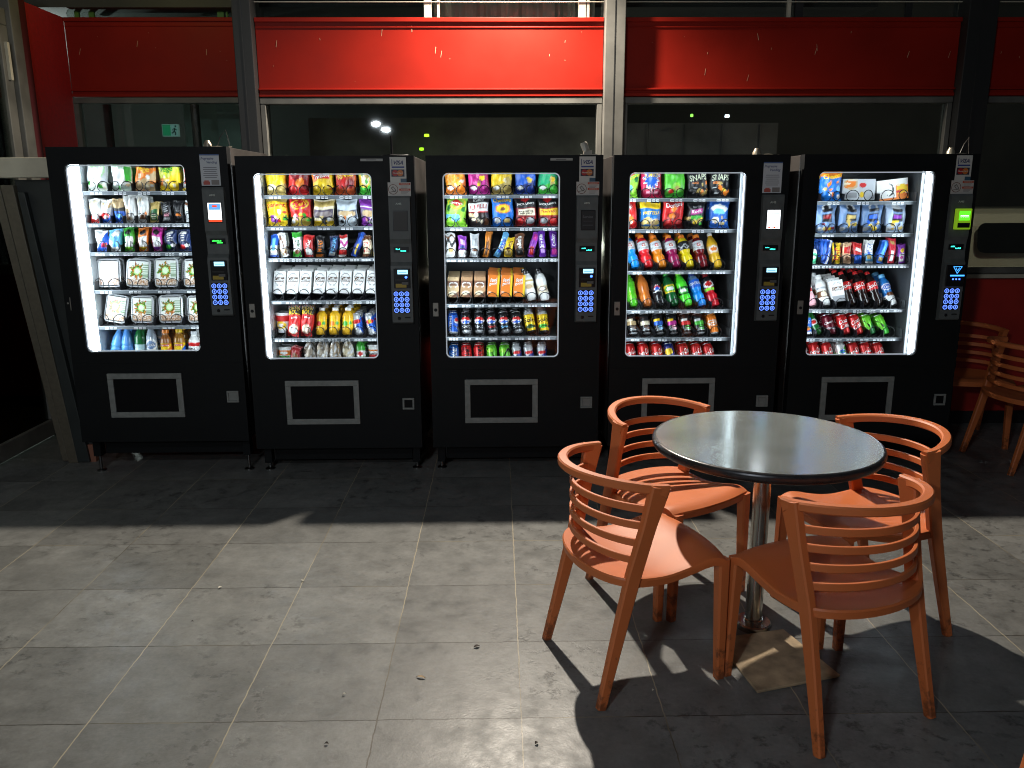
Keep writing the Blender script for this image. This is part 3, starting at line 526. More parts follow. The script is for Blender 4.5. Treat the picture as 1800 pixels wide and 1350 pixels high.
M4 = [
 [bag('lime chip bag with cut lettering', (.3, .65, .08), smith, [("SMITH'S", .5, .8, .6, .07, 'w')], h=.17, s=4),
  bag('crimson bag with blue starburst', (.45, .01, .06), [('S', .5, .68, .36, 'w', 14), ('S', .5, .68, .32, 'b', 14), ('R', .2, .12, .8, .2, 'pk')], [("JUMBO!", .5, .69, .66, .16, 'y', .12), ("Original", .5, .3, .5, .07, 'w')], h=.175, w=.124),
  bag('vivid green chip bag', (.1, .55, .04), [('E', .5, .95, .35, .1, 'y'), ('E', .5, .95, .25, .07, 'w'), ('E', .55, .36, .2, .12, 'lg'), ('E', .3, .2, .14, .08, 'r'), ('E', .6, .3, .12, .07, 'gold'), ('B', .12, .1, 'g')], [], h=.175, w=.124),
  bag('black bag with barbecue chips', 'k', food(41, .5, .1, .95, .5, 9, ('gold', 't', 'o')) + scrib(42, .1, .35, 'gy', 3, .1, .5), [("SNAPS", .5, .67, .84, .2, (.75, .8, .6), .04), ("BBQ", .35, .48, .3, .08, 'o')], h=.168, w=.122),
  bag('black bag with cheese chips', 'k', food(43, .45, .1, .9, .5, 9, ('gold', 'y', 'o')) + scrib(44, .1, .35, 'lgy', 3, .1, .5), [("SNAPS", .5, .67, .84, .2, (.75, .8, .6), .04), ("BBQ", .3, .48, .3, .08, 'o')], h=.168, w=.122)],
 [bag('red bag with cream snack photo', 'r', [('E', .3, .78, .5, .12, 'w'), ('E', .4, .3, .4, .2, 'o')] + food(45, .2, .1, .8, .5, 7, ('o', 'y', 'c')), [("CC's", .5, .78, .7, .2, 'r')], h=.165, s=-3),
  bag('blue pretzel bag with yellow header', (.01, .14, .45), [('R', 0, .78, 1, 1, 'y'), ('E', .35, .3, .26, .14, 'gold'), ('E', .75, .25, .2, .12, 't'), ('R', 0, 0, 1, .08, 'gold')] + food(46, .1, .12, .9, .42, 7, ('t', 'gold', 'c', 'b')), [("PRETZELS", .5, .6, .8, .12, 'y', .1)], h=.15, w=.122),
  bag('red corn chip bag', 'r', [('D', .5, .68, .16, .12, 'o'), ('E', .5, .42, .3, .14, 'dr'), ('E', .45, .42, .16, .09, 'o'), ('B', .14, .1, 'dr')], [("Doritos", .5, .8, .78, .15, 'w', .05)], h=.17, w=.126),
  bag('black bag with pink lettering', 'k', [('R', .15, .55, .85, .72, 'm'), ('E', .5, .4, .4, .1, 'g')] + food(47, .1, .1, .9, .4, 9, ('gold', 'g', 'y')), [("Rock", .5, .66, .6, .12, 'w'), ("flame", .5, .84, .5, .08, 'gy')], h=.15, w=.104),
  bag('blue snack bag with white cloud', (.02, .12, .5), [('E', .5, .72, .42, .14, 'w'), ('E', .5, .6, .3, .1, 'lb'), ('E', .3, .3, .18, .12, 'w')] + food(48, .2, .15, .9, .4, 7, ('gold', 't', 'c')), h=.158, w=.118)],
 [gato('yellow sports drink bottle', (.6, .6, .02)), gato('sky blue sports drink bottle', (.01, .3, .85)), gato('red sports drink bottle', (.7, .015, .02)), gato('amber sports drink bottle', (.75, .22, .01)),
  gato('maroon pink sports drink bottle', (.3, .01, .08)),
  bot('yellow sports drink with black label', 'sport', (.8, .6, .01), 'o', [('R', 0, .58, 1, .84, 'k'), ('W', .7, .04, 14, 0, .02, 'lgy'), ('W', .64, .04, 14, 2, .012, 'lgy')], h=.215),
  gato('dark wine sports drink bottle', (.16, .005, .01)),
  bot('golden soft drink with white cap', 'soda', (.8, .45, .02), 'w', [('R', 0, .42, 1, .66, (.85, .55, .25)), ('E', .5, .54, .3, .1, 'w'), ('E', .5, .54, .2, .06, 'o')], h=.225, s=-9, back=0)],
 [bot('dark cherry soft drink bottle', 'soda', (.1, .005, .01), 'k', [('R', 0, .4, 1, .64, 'dr')], h=.22),
  bot('lime green soft drink bottle', 'soda', (.08, .5, .02), 'w', [('E', .4, .3, .06, .2, 'lg')], h=.225, s=-8),
  bot('orange brown soft drink bottle', 'soda', (.5, .13, .02), 'w', [('E', .4, .3, .06, .2, 'o')], h=.225, s=-9),
  bot('black cola bottle with globe label', 'soda', 'k', 'k', [('R', 0, .42, 1, .64, (.02, .02, .025)), ('E', .5, .55, .2, .09, 'w'), ('E', .5, .575, .18, .06, 'r'), ('E', .5, .52, .17, .05, 'b')], [("pepsi max", .5, .44, .6, .05, 'w')], h=.22, s=-12),
  bot('dark green bottle with yellow label', 'soda', (.005, .09, .02), 'g', [('R', 0, .42, 1, .64, 'y'), ('E', .5, .53, .4, .09, 'g'), ('E', .5, .53, .25, .05, 'w')], h=.22, s=-12),
  bot('neon green bottle with dark label', 'soda', (.08, .75, .03), 'lg', [('R', 0, .34, 1, .58, 'k'), ('E', .5, .46, .4, .08, 'g'), ('E', .45, .46, .2, .05, 'w')], h=.225, s=-13),
  bot('bright blue sports bottle', 'sport', (.01, .25, .8), 'db', [('R', 0, .6, 1, .9, 'b'), ('R', 0, .85, 1, 1, 'sb')], [("POWERADE", .5, .72, .8, .09, 'w')], h=.22, s=-13),
  bot('red sports bottle with black label', 'sport', (.6, .01, .02), 'dr', [('R', 0, .6, 1, .95, 'k'), ('E', .5, .68, .35, .1, 'w'), ('E', .5, .7, .25, .07, 'r'), ('R', 0, .5, 1, .58, 'lg')], h=.22, s=-15)],
 [sdark('black can with amber label', 't', 'k', 'gy'), sdark('black can with tan band', 't', 'c', 'br'), sdark('black bourbon can with cream band', 'c', 'k', 'br'), sdark('black can with blue and yellow', 'b', 'y', 'lb'),
  sdark('plum can with yellow badge', 'm', 'y', 'pk'), sdark('black can with red star', 'r', 'w', 'g'), sdark('black can with green band', 'g', 'lgy', 'g'),
  can('orange soft drink can', 'o', [('E', .5, .55, .35, .14, 'w'), ('E', .5, .55, .3, .1, 'o'), ('R', 0, 0, 1, .05, 'lgy')], [("Sunkist", .5, .55, .6, .12, 'w', .15)], s=-8)],
 [coke('red cola can cut by window'), coke('red cola can with pale script'), coke('red cola can with bold script'), coke('red cola can beside blue can'),
  can('navy energy can with yellow panel', 'db', [('E', .4, .6, .28, .16, 'y'), ('R', .2, .2, .8, .3, 'gy')], s=-9), coke('red cola can right of blue', s=-9), coke('red cola can turned left', s=-9), coke('red cola can leaning left', s=-14)]]
def cokeb(l): return bot(l, 'soda', (.012, .005, .004), 'r', [('R', 0, .5, 1, .72, 'r')], [("Coca-Cola", .5, .61, .8, .12, 'w', .1, .2)], h=.225, s=-13, back=4)
M5 = [
 [bag('orange snack bag cut by window', 'o', food(51, .1, .1, .9, .5, 8, ('gold', 'k', 'c')), h=.15),
  bag('blue cheese snack bag with orange header', (.01, .15, .55), [('R', 0, .72, 1, 1, 'o')] + food(52, .1, .1, .9, .6, 9, ('gold', 'lb', 'w', 'o')), [("Cheetos", .5, .78, .84, .16, 'y', .12)], h=.18, w=.13),
  I('meal_box', 'box', 'silver and orange meal box', lambda: mk_box('meal_box', .19, .12, .05, 'lgy', [('E', .25, .75, .22, .26, 't'), ('E', .25, .78, .16, .18, 'o'), ('R', .52, 0, 1, 1, (.55, .58, .62)), ('E', .62, .7, .1, .12, 'r'), ('E', .6, .25, .06, .14, 'y'), ('R', .08, .12, .45, .35, 'gy')] + food(53, .1, .6, .4, .95, 6, ('o', 'r', 'c')), [], topc='lgy', nx=34), 1.5, 0, 4, 0, .006, .05, y=.03),
  I('meal_box', 'box', 'white and orange meal box', lambda: mk_box('meal_box', .185, .118, .05, 'w', [('R', .6, 0, 1, .7, 'o'), ('E', .8, .45, .18, .3, 'y'), ('E', .4, .5, .14, .3, 'k'), ('E', .36, .52, .13, .28, 'w')] + food(54, .65, .2, .95, .7, 7, ('o', 'c', 'r')) + [('R', 0, 0, 1, .1, 'o')], [], topc='w', nx=34), 1.5, 0, 4, -6, .006, .05, y=.03)],
 [bag('steel blue and orange maize bag', 'sb', maize('o', 'k', 55), h=.165, w=.125), bag('steel blue bag with red label', 'sb', maize('dr', 'k', 56), h=.165, w=.125), bag('steel blue bag with amber label', 'sb', maize('gold', 'k', 57), h=.165, w=.125),
  bag('steel blue bag with blue label', 'sb', maize('b', 'sb', 58), h=.165, w=.125), bag('pale blue bag with purple label', (.4, .5, .65), maize('p', 'lgy', 59), h=.165, w=.125)],
 [bar('white and green mint tube', 'w', [('R', 0, 0, 1, .7, (.1, .6, .3)), ('E', .5, .4, .25, .12, 'w')], h=.085, w=.045),
  bar('dark blue biscuit bar fanned', 'b', [('R', .6, 0, .9, 1, 'w'), ('R', .3, .1, .5, .9, 'db')], [("Oreo", .7, .5, 1.3, .2, 'b', 1.5, 0, 0, .02, .3)], h=.14, w=.048, s=14, back=4),
  bar('yellow and black nut bar', 'y', [('R', .1, 0, .45, 1, 'k'), ('R', .4, .1, .9, .8, 'y')], [("PICNIC", .6, .45, 1.9, .3, 'r', 1.5, 0, 0, .02, .32)], h=.12, w=.05, s=6),
  bar('peach honeycomb bar', (.8, .5, .3), [('R', .1, .5, .9, .8, 'r'), ('E', .5, .25, .3, .1, 'br')], h=.12, w=.05, s=3),
  bar('red and blue wafer bar', 'r', [('R', 0, 0, 1, .4, 'b'), ('R', .2, .6, .8, .75, 'w')], [("KitKat", .5, .62, .8, .08, 'w')], h=.12, w=.052, s=2),
  bar('white milk chocolate bar', 'w', [('R', 0, .1, 1, .4, 'lb'), ('R', .2, .2, .8, .35, 'gold')], [("MILKY", .5, .62, 1.4, .24, 'b', 1.5, 0, 0, .02, .36)], h=.135, w=.05, s=4),
  bar('cobalt bar with cyan stripe', (.01, .12, .6), [('R', .4, .05, .7, .95, 'lb'), ('R', .2, .1, .8, .25, 'gold')], h=.138, w=.044, s=14),
  bar('tall crimson snack bar', (.5, .01, .03), [('R', .3, .1, .7, .5, 'w'), ('R', .2, .8, .8, .9, 'gold')], [], h=.145, w=.046, s=2),
  bar('short purple fruit bar', 'p', [('R', .2, .1, .8, .5, 'w'), ('E', .5, .7, .25, .12, 'y'), ('E', .5, .3, .2, .1, 'm')], h=.11, w=.05, s=-4)],
 [bot('pink milk bottle with white cap', 'milk', (.8, .4, .45), 'w', [('R', 0, .45, 1, .75, 'w'), ('R', .1, .5, .8, .6, 'r')], h=.2, s=-10, back=3, r=.033),
  bot('white iced coffee bottle', 'milk', 'w', 'w', [('R', 0, .3, 1, .5, 'br'), ('E', .5, .4, .2, .1, 'c'), ('R', .1, .6, .9, .66, 'gy')], h=.2, s=-8, back=3, r=.033),
  carton('white coffee milk carton', 'w', [('O', .5, .68, .35, .22, 'gy', .86), ('R', .1, .52, .9, .68, 'br'), ('R', 0, 0, 1, .25, 'gy')], [("Coffee", .5, .6, .76, .13, 'w', 0, .25)], h=.13, w=.074, s=-9, b=16, up=.035),
  cokeb('cola bottle beside white carton'), cokeb('cola bottle with hidden cap'), cokeb('cola bottle beside milk bottle'),
  bot('blue flavoured milk bottle', 'milk', 'w', 'lb', [('R', 0, .36, 1, 1, (.02, .2, .6)), ('E', .5, .64, .35, .11, 'w'), ('E', .5, .64, .28, .08, 'b'), ('E', .6, .38, .3, .08, 'br')], [("Oak", .5, .64, .4, .09, 'w')], h=.205, s=-13, back=1, r=.034)] ,
 [I('drink_carton', 'carton', 'blue breakfast drink carton', lambda: mk_box('drink_carton', .066, .1, .045, (.02, .15, .6), [('E', .5, .35, .45, .14, 't'), ('E', .5, .3, .35, .1, 'o'), ('R', 0, 0, 1, .15, 'w')], [("UP&GO", .55, .72, .7, .2, 'w', .1)], topc='b'), 1, 1, 12, -3, .01, .06, y=.03),
  bot('dark green bottle with yellow cap', 'soda', (.01, .12, .02), 'y', [('R', 0, .3, 1, .55, 'dg'), ('E', .5, .45, .4, .1, 'w'), ('E', .5, .45, .25, .06, 'r')], h=.19, s=-22, back=0, r=.03),
  can('deep maroon cola can', (.12, .005, .015), [('W', .3, .05, 6, 0, .03, 'gy')], [("Cherry", .5, .6, .7, .14, 'w', .1, .2)], s=-13),
  can('red cola can with large script', 'r', [], [("Coca", .5, .66, .6, .2, 'w', .15, .3), ("Cola", .55, .42, .6, .2, 'w', .15, .3)], s=-11), can('red cola can touching green can', 'r', [], [("Coca", .5, .66, .6, .2, 'w', .3, .3), ("Cola", .55, .42, .6, .2, 'w', .3, .3)], s=-14),
  can('green energy can with dark V', (.15, .6, .03), [('B', .3, 1.4, 'dg')], [("V", .5, .55, .6, .4, 'k')], s=-19), can('green energy can with black V', (.15, .6, .03), [('B', .3, 1.2, 'g')], [("V", .5, .55, .6, .4, 'k')], s=-19)],
 [coke('red cola can by left edge', s=-6), coke('red cola can with white swirl', s=-6), coke('red cola can left of green', s=-8),
  can('pale green lemonade can', 'w', [('B', .6, .8, 'g'), ('B', .3, -.5, 'lg'), ('E', .5, .5, .3, .14, 'w'), ('E', .55, .52, .2, .1, 'b')], [("Sprite", .5, .5, .5, .1, 'g')], s=-9),
  coke('red cola can right of green', s=-10), coke('red cola can with looping script', s=-12), coke('red cola can leaning at end', s=-14)]]
SH = dict(
 a=[1.622, 1.446, 1.286, 1.073, .866, .628], b=[1.596, 1.423, 1.246, 1.002, .781, .60], c=[1.595, 1.415, 1.239, .977, .783, .592],
 d=[1.573, 1.399, 1.163, .936, .771, .592], e=[1.552, 1.371, 1.192, .933, .762, .592])

# ------------------------------------------------------------------ vending machines
GW = 'vending machines in a row against the facade'
YSD = {1: .205, 2: .24, 3: .24, 4: .24, 5: .24}   # shelf front, measured back from the door face
X0 = -.405           # left end of the shelves
M['lamp'] = em('cavity_light', (.78, .92, 1), 13)
M['lampr'] = em('cavity_light_right', (.78, .92, 1), 12)
M['lampt'] = em('added_top_fill', (.78, .92, 1), 7)
M['edge'] = mat('seal_painted_glow', (.5, .55, .6), .3, emit=(.8, .9, 1), es=.35)
M['lcd_g'] = em('display_green', (.05, 1, .1), 2.2); M['lcd_c'] = em('display_cyan', (.05, 1, .75), 2.0)
M['lcd_b'] = em('reader_screen', (.35, .75, 1), 2.0); M['led'] = em('blue_led', (.05, .15, 1), 5)
M['scr_w'] = em('screen_white', (.9, .95, 1), 2.6); M['scr_b'] = em('screen_blue', (.1, .3, .9), 1.6); M['scr_r'] = em('screen_red', (1, .08, .02), 1.2)
M['reader_g'] = mat('reader_lime', (.3, .5, .02), .4, emit=(.35, .7, .02), es=.35); M['scr_g'] = em('screen_green', (.1, 1, .02), 1.6)
M['arrow'] = em('arrow_blue', (.05, .35, 1), 2.2)

def ring_door(mb, x0, x1, z0, z1, wx0, wx1, wz0, wz1, r, th, rev):
    """door sheet with a round-cornered opening"""
    cx, cz = (wx0 + wx1) / 2, (wz0 + wz1) / 2
    inn = [(x + cx, z + cz) for x, z in rrect(wx1 - wx0, wz1 - wz0, r, 8)]
    n = 9
    corners = [(x1, z1), (x0, z1), (x0, z0), (x1, z0)]
    out = []
    for q in range(4):
        X, Z = corners[q]
        for k in range(n):
            x, z = inn[q * n + k]
            first = k < n // 2
            if k == n // 2: out.append((X, Z))
            elif q in (0, 2): out.append((X, z) if first else (x, Z))
            else: out.append((x, Z) if first else (X, z))
    N = len(inn)
    vs = [(x, 0, z) for x, z in out] + [(x, 0, z) for x, z in inn] + [(x, rev, z) for x, z in inn] + [(x, th, z) for x, z in out]
    fs = []
    for k in range(N):
        k2 = (k + 1) % N
        fs += [(k, k2, N + k2, N + k), (N + k, N + k2, 2 * N + k2, 2 * N + k), (3 * N + k, 3 * N + k2, k2, k), (2 * N + k, 2 * N + k2, 3 * N + k2, 3 * N + k)]
    mb.add(vs, fs)
    return inn

def coil_mesh(r, pitch=.052, turns=3.2, dual=0, wire=.0025):
    mb = MB()
    for sx in ((-dual, dual) if dual else (0,)):
        pts = []
        N = int(turns * 20)
        for i in range(N + 1):
            a = -PI / 2 + 2 * PI * i / 20
            if dual and sx > 0: a = -PI / 2 - 2 * PI * i / 20
            pts.append((sx + r * math.cos(a), pitch * i / 20, r + r * math.sin(a)))
        mb.tube(pts, wire, 5)
    return mb
_coilm = {}
ORD = ['first', 'second', 'third', 'fourth', 'fifth', 'sixth', 'seventh', 'eighth', 'ninth', 'tenth']
SHN = ['top', 'second', 'third', 'fourth', 'fifth', 'bottom']
def flat(mb, x0, x1, z0, z1, y, col=(1, 1, 1), mi=0):
    mb.add([(x0, y, z0), (x1, y, z0), (x1, y, z1), (x0, y, z1)], [(0, 1, 2, 3)], col, mi)

def machine(idx, cx, dz, label, mname, shelves, zs, pitch8=.0795, nover=None, screen='dark', sheet=False, display='lcd_c', top='stub', body_label=None):
    root = empty('vending_machine', (cx, .54, dz), 0, label, 'vending machine', GW)
    W = .4825; YS = YSD[idx]
    wx0, wx1, wz0, wz1 = -.395, .249, .686, 1.713
    # cabinet shell
    mb = MB(); y0, y1 = .072, .82
    mb.box(-W, -.425, y0, y1, .157, 1.803).box(.30, W - .002, y0, y1, .157, 1.803)
    mb.box(-.425, .30, y0, y1, .157, .555).box(-.425, .30, y0, y1, 1.785, 1.803).box(-.425, .30, .66, y1, .555, 1.785)
    mb.build('cabinet', M['cabside'], root, bevel=.002, seg=1)
    # door
    mb = MB()
    ring_door(mb, -W, W, .62, 1.805, wx0, wx1, wz0, wz1, .03, .06, .02)
    mb.box(-W, W, 0, .06, .155, .6195)
    d = mb.build('door', M['cab'], root)
    # gasket ring; its faint emission imitates the glow at the glass edge
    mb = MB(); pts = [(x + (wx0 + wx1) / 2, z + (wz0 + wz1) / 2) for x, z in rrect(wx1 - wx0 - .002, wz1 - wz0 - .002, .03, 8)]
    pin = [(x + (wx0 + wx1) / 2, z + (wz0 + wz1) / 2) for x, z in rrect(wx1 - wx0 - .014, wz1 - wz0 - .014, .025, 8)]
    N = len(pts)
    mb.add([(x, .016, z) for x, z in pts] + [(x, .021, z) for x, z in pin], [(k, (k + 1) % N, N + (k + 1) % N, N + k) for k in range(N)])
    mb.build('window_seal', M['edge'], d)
    mb = MB(); mb.add([(x, .022, z) for x, z in pts], [tuple(range(N))]); mb.build('window_pane', M['glass'], root)
    # cavity
    mb = MB()
    mb.box(-.424, .299, .655, .659, .56, 1.784)
    mb.box(-.424, .299, .064, .655, .556, .56); mb.box(-.424, .299, .064, .655, 1.779, 1.784)
    mb.build('cavity_liner', M['liner'], root)
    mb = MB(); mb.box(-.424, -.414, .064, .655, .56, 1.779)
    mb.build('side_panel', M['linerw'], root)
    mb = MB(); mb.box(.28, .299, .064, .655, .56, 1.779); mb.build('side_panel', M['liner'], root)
    mb = MB(); mb.box(-.413, -.408, .03, YS - .012 if idx == 1 else .19, .66, 1.775); mb.build('light_strip', M['lamp'], root)
    mb = MB(); mb.box(.272, .279, .03, .155 if idx == 5 else .14, .64, 1.775); mb.build('light_strip', M['lampr'], root)
    mb = MB(); mb.box(-.38, .26, .03, .06, 1.767, 1.777); mb.build('light_strip', M['lampt'], root)  # added strip, unseen above the window, to brighten the packs
    mb = MB(); mb.box(.264, .279, .178, .186, .62, 1.775); mb.build('slotted_rail', M['linerw'], root)
    OFF = {(1, 2): .012, (1, 3): -.025, (1, 4): -.02, (1, 5): -.012, (5, 0): -.015, (5, 1): -.03, (5, 2): .083, (5, 3): .105, (5, 4): .08, (5, 5): .08}
    rd = random.Random(idx)
    nprod = 0
    for si, items in enumerate(shelves):
        z = 1.5975 - dz + (zs[si] - 1.5975) * 1.0188
        tot = sum(it['w'] for it in items)
        if tot <= 4: pt = .168
        elif tot <= 5: pt = .1345
        elif tot <= 8: pt = pitch8
        else: pt = .0675
        off = OFF.get((idx, si), {4: -.02, 2: -.008}.get(idx, 0))
        if idx == 5 and si < 2: pt = .1375
        if idx == 5 and si == 2: pt = .0665
        # tray and lip
        mb = MB(); mb.box(X0 - .004, .276, YS + .003, .64, z - .006, z - .002)
        mb.box(X0 - .004, X0 - .001, YS + .003, .6, z - .002, z + .05); mb.box(.273, .276, YS + .003, .6, z - .002, z + .05)
        sh = mb.build('shelf', M['shelf'], root)
        mb = MB(); mb.box(X0 - .004, .276, YS - .002, YS + .002, z - .019, z + .001, (.10, .115, .13))
        mb.box(X0 - .004, .276, YS - .006, YS - .002, z - .0025, z + .001, (.22, .24, .26))
        x = X0 + off
        for it in items:
            c = x + pt * it['w'] / 2
            for (a, b_) in ((-.03, -.008), (.0, .016), (.022, .038)):
                if pt < .09: a, b_ = a * .75, b_ * .75
                flat(mb, c + a, c + b_, z - .018, z - .006, YS - .0035, (.8, .82, .84))
                for q in range(3):
                    xa = c + a + (b_ - a) * (.15 + .28 * q)
                    flat(mb, xa, xa + (b_ - a) * .16, z - .0155, z - .0085, YS - .0042, (.05, .05, .06))
            x += pt * it['w']
        mb.build('price_strip', M['lip'], sh)
        x = X0 + off
        for k, it in enumerate(items):
            wd = pt * it['w']; c = x + wd / 2
            # divider left of the column
            if k:
                key = 'div'
                if key not in _coilm:
                    m2 = MB(); m2.add([(-.0008, 0, 0), (.0008, 0, 0), (.0008, .3, 0), (-.0008, .3, 0), (-.0008, 0, .045), (.0008, 0, .045), (.0008, .3, .055), (-.0008, .3, .055)],
                                      [(0, 1, 5, 4), (1, 2, 6, 5), (2, 3, 7, 6), (3, 0, 4, 7), (4, 5, 6, 7), (0, 3, 2, 1)]); _coilm[key] = m2.mesh('divider', [M['black']])
                o = bpy.data.objects.new('divider', _coilm[key]); COL.objects.link(o); o.parent = root; o.location = (x, YS + .006, z - .001)
            dual = (.0 if wd < .1 else (.033 if wd < .15 else .045))
            r = min(.031, wd * .42) if not dual else (.027 if wd < .15 else .031)
            key = (round(r, 4), dual)
            if key not in _coilm: _coilm[key] = coil_mesh(r, dual=dual).mesh('coil', [M['coil']])
            o = bpy.data.objects.new('coil', _coilm[key]); COL.objects.link(o); o.parent = root; o.location = (c, YS + .004, z + .002)
            # products
            p = it['fn'](); p.name = it['name']
            jit = rd.uniform(-.002, .002)
            loc = Vector((cx + c + it['dx'] + jit, .54 + YS + .014 + it['dep'] / 2 + it['y'] + .01, dz + z + it['up']))
            p.rotation_euler = (-R_(it['b']), R_(it['s'] + rd.uniform(-1, 1)), R_(rd.uniform(-3, 3))); p.location = loc
            grp = it['cat'] + 's in the vending machines'
            tag(p, f"{it['look']}, {ORD[k]} from left on {SHN[si]} shelf of {mname}", it['cat'], grp)
            for q in range(it['back']):
                cpy = copy_tree(p); nprod += 1
                sr = math.sin(R_(it['b']))
                cpy.location = loc + Vector((rd.uniform(-.003, .003), it['step'] * (q + 1), .006 * (q + 1) if it['cat'] in ('carton', 'bottle') else 0))
                cpy.rotation_euler = (-R_(it['b'] + rd.uniform(-2, 2)), R_(it['s'] + rd.uniform(-2.5, 2.5)), R_(rd.uniform(-6, 6)))
                pos = 'next' if q == 0 else ORD[q] 
                tag(cpy, (f"{it['look']}, next" if q == 0 else f"{it['look']}, {ORD[q]}") + f" behind {ORD[k]} column front, {SHN[si]} shelf, {mname}")
            x += wd
    # control panel
    prof = [(.892, -.018), (.9, -.026), (1.19, -.03), (1.215, -.024), (1.235, -.011), (1.29, -.008), (1.335, -.012), (1.36, -.022), (1.58, -.022), (1.592, -.016)]
    mb = MB(); xa, xb = .336, .46
    vs = [(xa, .0005, z) for z, y in prof] + [(xa + .004, y, z) for z, y in prof] + [(xb - .004, y, z) for z, y in prof] + [(xb, .0005, z) for z, y in prof]
    n = len(prof); fs = []
    for a in range(3):
        for i in range(n - 1): fs.append((a * n + i, (a + 1) * n + i, (a + 1) * n + i + 1, a * n + i + 1))
    fs += [(n, 2 * n, 3 * n, 0), (n - 1, 4 * n - 1, 3 * n - 1, 2 * n - 1)]
    mb.add(vs, fs)
    cp = mb.build('control_panel', M['panel'], root)
    mb = MB(); put_text(mb, flat_surf(.378, .41, 1.545, 1.556, -.0232), "AMS", .5, .5, 1, 1, (.5, .55, .5)); mb.build('maker_badge', M['sticker'], cp)
    # screen
    mb = MB(); mb.box(.362, .442, -.0255, -.021, 1.404, 1.513); mb.build('screen_bezel', M['black'], cp, bevel=.001, seg=1)
    if screen == 'bright_blue':
        mb = MB(); S = flat_surf(.366, .438, 1.408, 1.509, -.0262)
        flat(mb, .366, .438, 1.408, 1.509, -.026, mi=0); flat(mb, .372, .434, 1.472, 1.504, -.0264, mi=1)
        flat(mb, .366, .438, 1.408, 1.42, -.0264, mi=2); flat(mb, .39, .416, 1.486, 1.497, -.0268, mi=2)
        mb.build('screen', [M['scr_w'], M['scr_b'], M['scr_r']], cp)
    elif screen == 'bright_white':
        mb = MB(); flat(mb, .366, .438, 1.408, 1.509, -.026, mi=0); flat(mb, .372, .434, 1.487, 1.491, -.0264, mi=1); flat(mb, .371, .373, 1.43, 1.49, -.0264, mi=1); flat(mb, .432, .434, 1.43, 1.49, -.0264, mi=1)
        for q in range(7): flat(mb, .37 + .009 * q, .378 + .009 * q, 1.410, 1.417 + .003 * math.sin(q * 2), -.0264, mi=2)
        mb.build('screen', [M['scr_w'], M['scr_b'], M['scr_r']], cp)
    elif screen == 'reader':
        mb = MB(); mb.box(.362, .446, -.05, -.0258, 1.4, 1.513, mi=0)
        o = mb.build('card_reader', M['reader_g'], cp, bevel=.004, seg=2)
        mb = MB(); flat(mb, .376, .436, 1.45, 1.5, -.0508, mi=0); put_text(mb, flat_surf(.382, .43, 1.462, 1.478, -.0512), "****", .5, .5, 1, 1, (1, 1, 1), mi=1, bold=.05)
        mb.box(.372, .44, -.0515, -.0502, 1.41, 1.436, mi=2); mb.build('screen', [M['scr_g'], M['scr_w'], M['black']], o)
    else:
        mb = MB(); flat(mb, .366, .438, 1.408, 1.509, -.026, (.02, .017, .015) if idx == 2 else (.008, .008, .009))
        if idx == 3: put_text(mb, flat_surf(.372, .428, 1.47, 1.484, -.0264), "Service", .5, .5, 1, 1, (.1, .1, .11)); flat(mb, .376, .426, 1.452, 1.455, -.0263, (.05, .05, .06)); flat(mb, .372, .43, 1.43, 1.434, -.0263, (.06, .06, .07))
        mb.build('screen', M['sticker'], cp)
    # price display
    mb = MB(); mb.box(.358, .442, -.0125, -.006, 1.288, 1.318); mb.build('display_window', M['black'], cp)
    mb = MB()
    r4 = random.Random(idx)
    for q in range(11 if display == 'lcd_g' else 5): flat(mb, .37 + q * .0046, .3738 + q * .0046, 1.302, 1.302 + r4.uniform(.004, .008), -.0132)
    for q in range(6): flat(mb, .396 + q * .0052, .4002 + q * .0052, 1.292, 1.292 + r4.uniform(.005, .008), -.0132)
    mb.build('display', M[display], cp)
    # coin / note module
    if idx != 5:
        mb = MB(); mb.box(.356, .446, -.037, -.028, 1.092, 1.2); mod = mb.build('payment_module', M['black'], cp, bevel=.002, seg=1)
        mb = MB(); mb.box(.378, .434, -.0385, -.0372, 1.17, 1.193); flat(mb, .383, .428, 1.178, 1.182, -.0388, mi=1); mb.build('reader_screen', [M['lcd_b'], M['scr_b']], mod)
        if idx in (2, 3):
            mb = MB(); mb.lathe([(.001, 0), (.007, .001), (.006, -.002)], 14, c=(.424, -.038, 1.153), axis='y'); mb.build('blue_led', M['led'], mod)
        mb = MB(); mb.box(.364, .43, -.0385, -.0372, 1.135, 1.141, (.02, .02, .02)); mb.box(.366, .425, -.0395, -.0372, 1.096, 1.117, (.35, .25, .03)); mb.box(.4, .436, -.041, -.0372, 1.112, 1.126, (.1, .1, .1))
        mb.build('coin_slot', M['sticker'], mod)
    else:
        mb = MB(); mb.box(.35, .452, -.039, -.028, 1.085, 1.205); mod = mb.build('payment_module', M['black'], cp, bevel=.002, seg=1)
        mb = MB(); y = -.0398
        for a, b_, c_, d_ in ((.384, 1.196, .432, 1.196), (.384, 1.196, .408, 1.158), (.432, 1.196, .408, 1.158), (.398, 1.19, .408, 1.172), (.418, 1.19, .408, 1.172)):
            p, q = Vector((a, y, b_)), Vector((c_, y, d_)); mb.tube([p, q], .0016, 5)
        mb.box(.37, .45, y - .001, y, 1.142, 1.15); mb.build('lit_arrow', M['arrow'], mod)
        mb = MB()
        for q in range(3): mb.box(.384 + q * .018, .392 + q * .018, y - .001, y, 1.122, 1.13)
        mb.build('reader_light', M['led'], mod)
    # keypad
    mb = MB(); mb.box(.35, .44, -.0305, -.027, .952, 1.076); kp = mb.build('keypad', M['black'], cp, bevel=.001, seg=1)
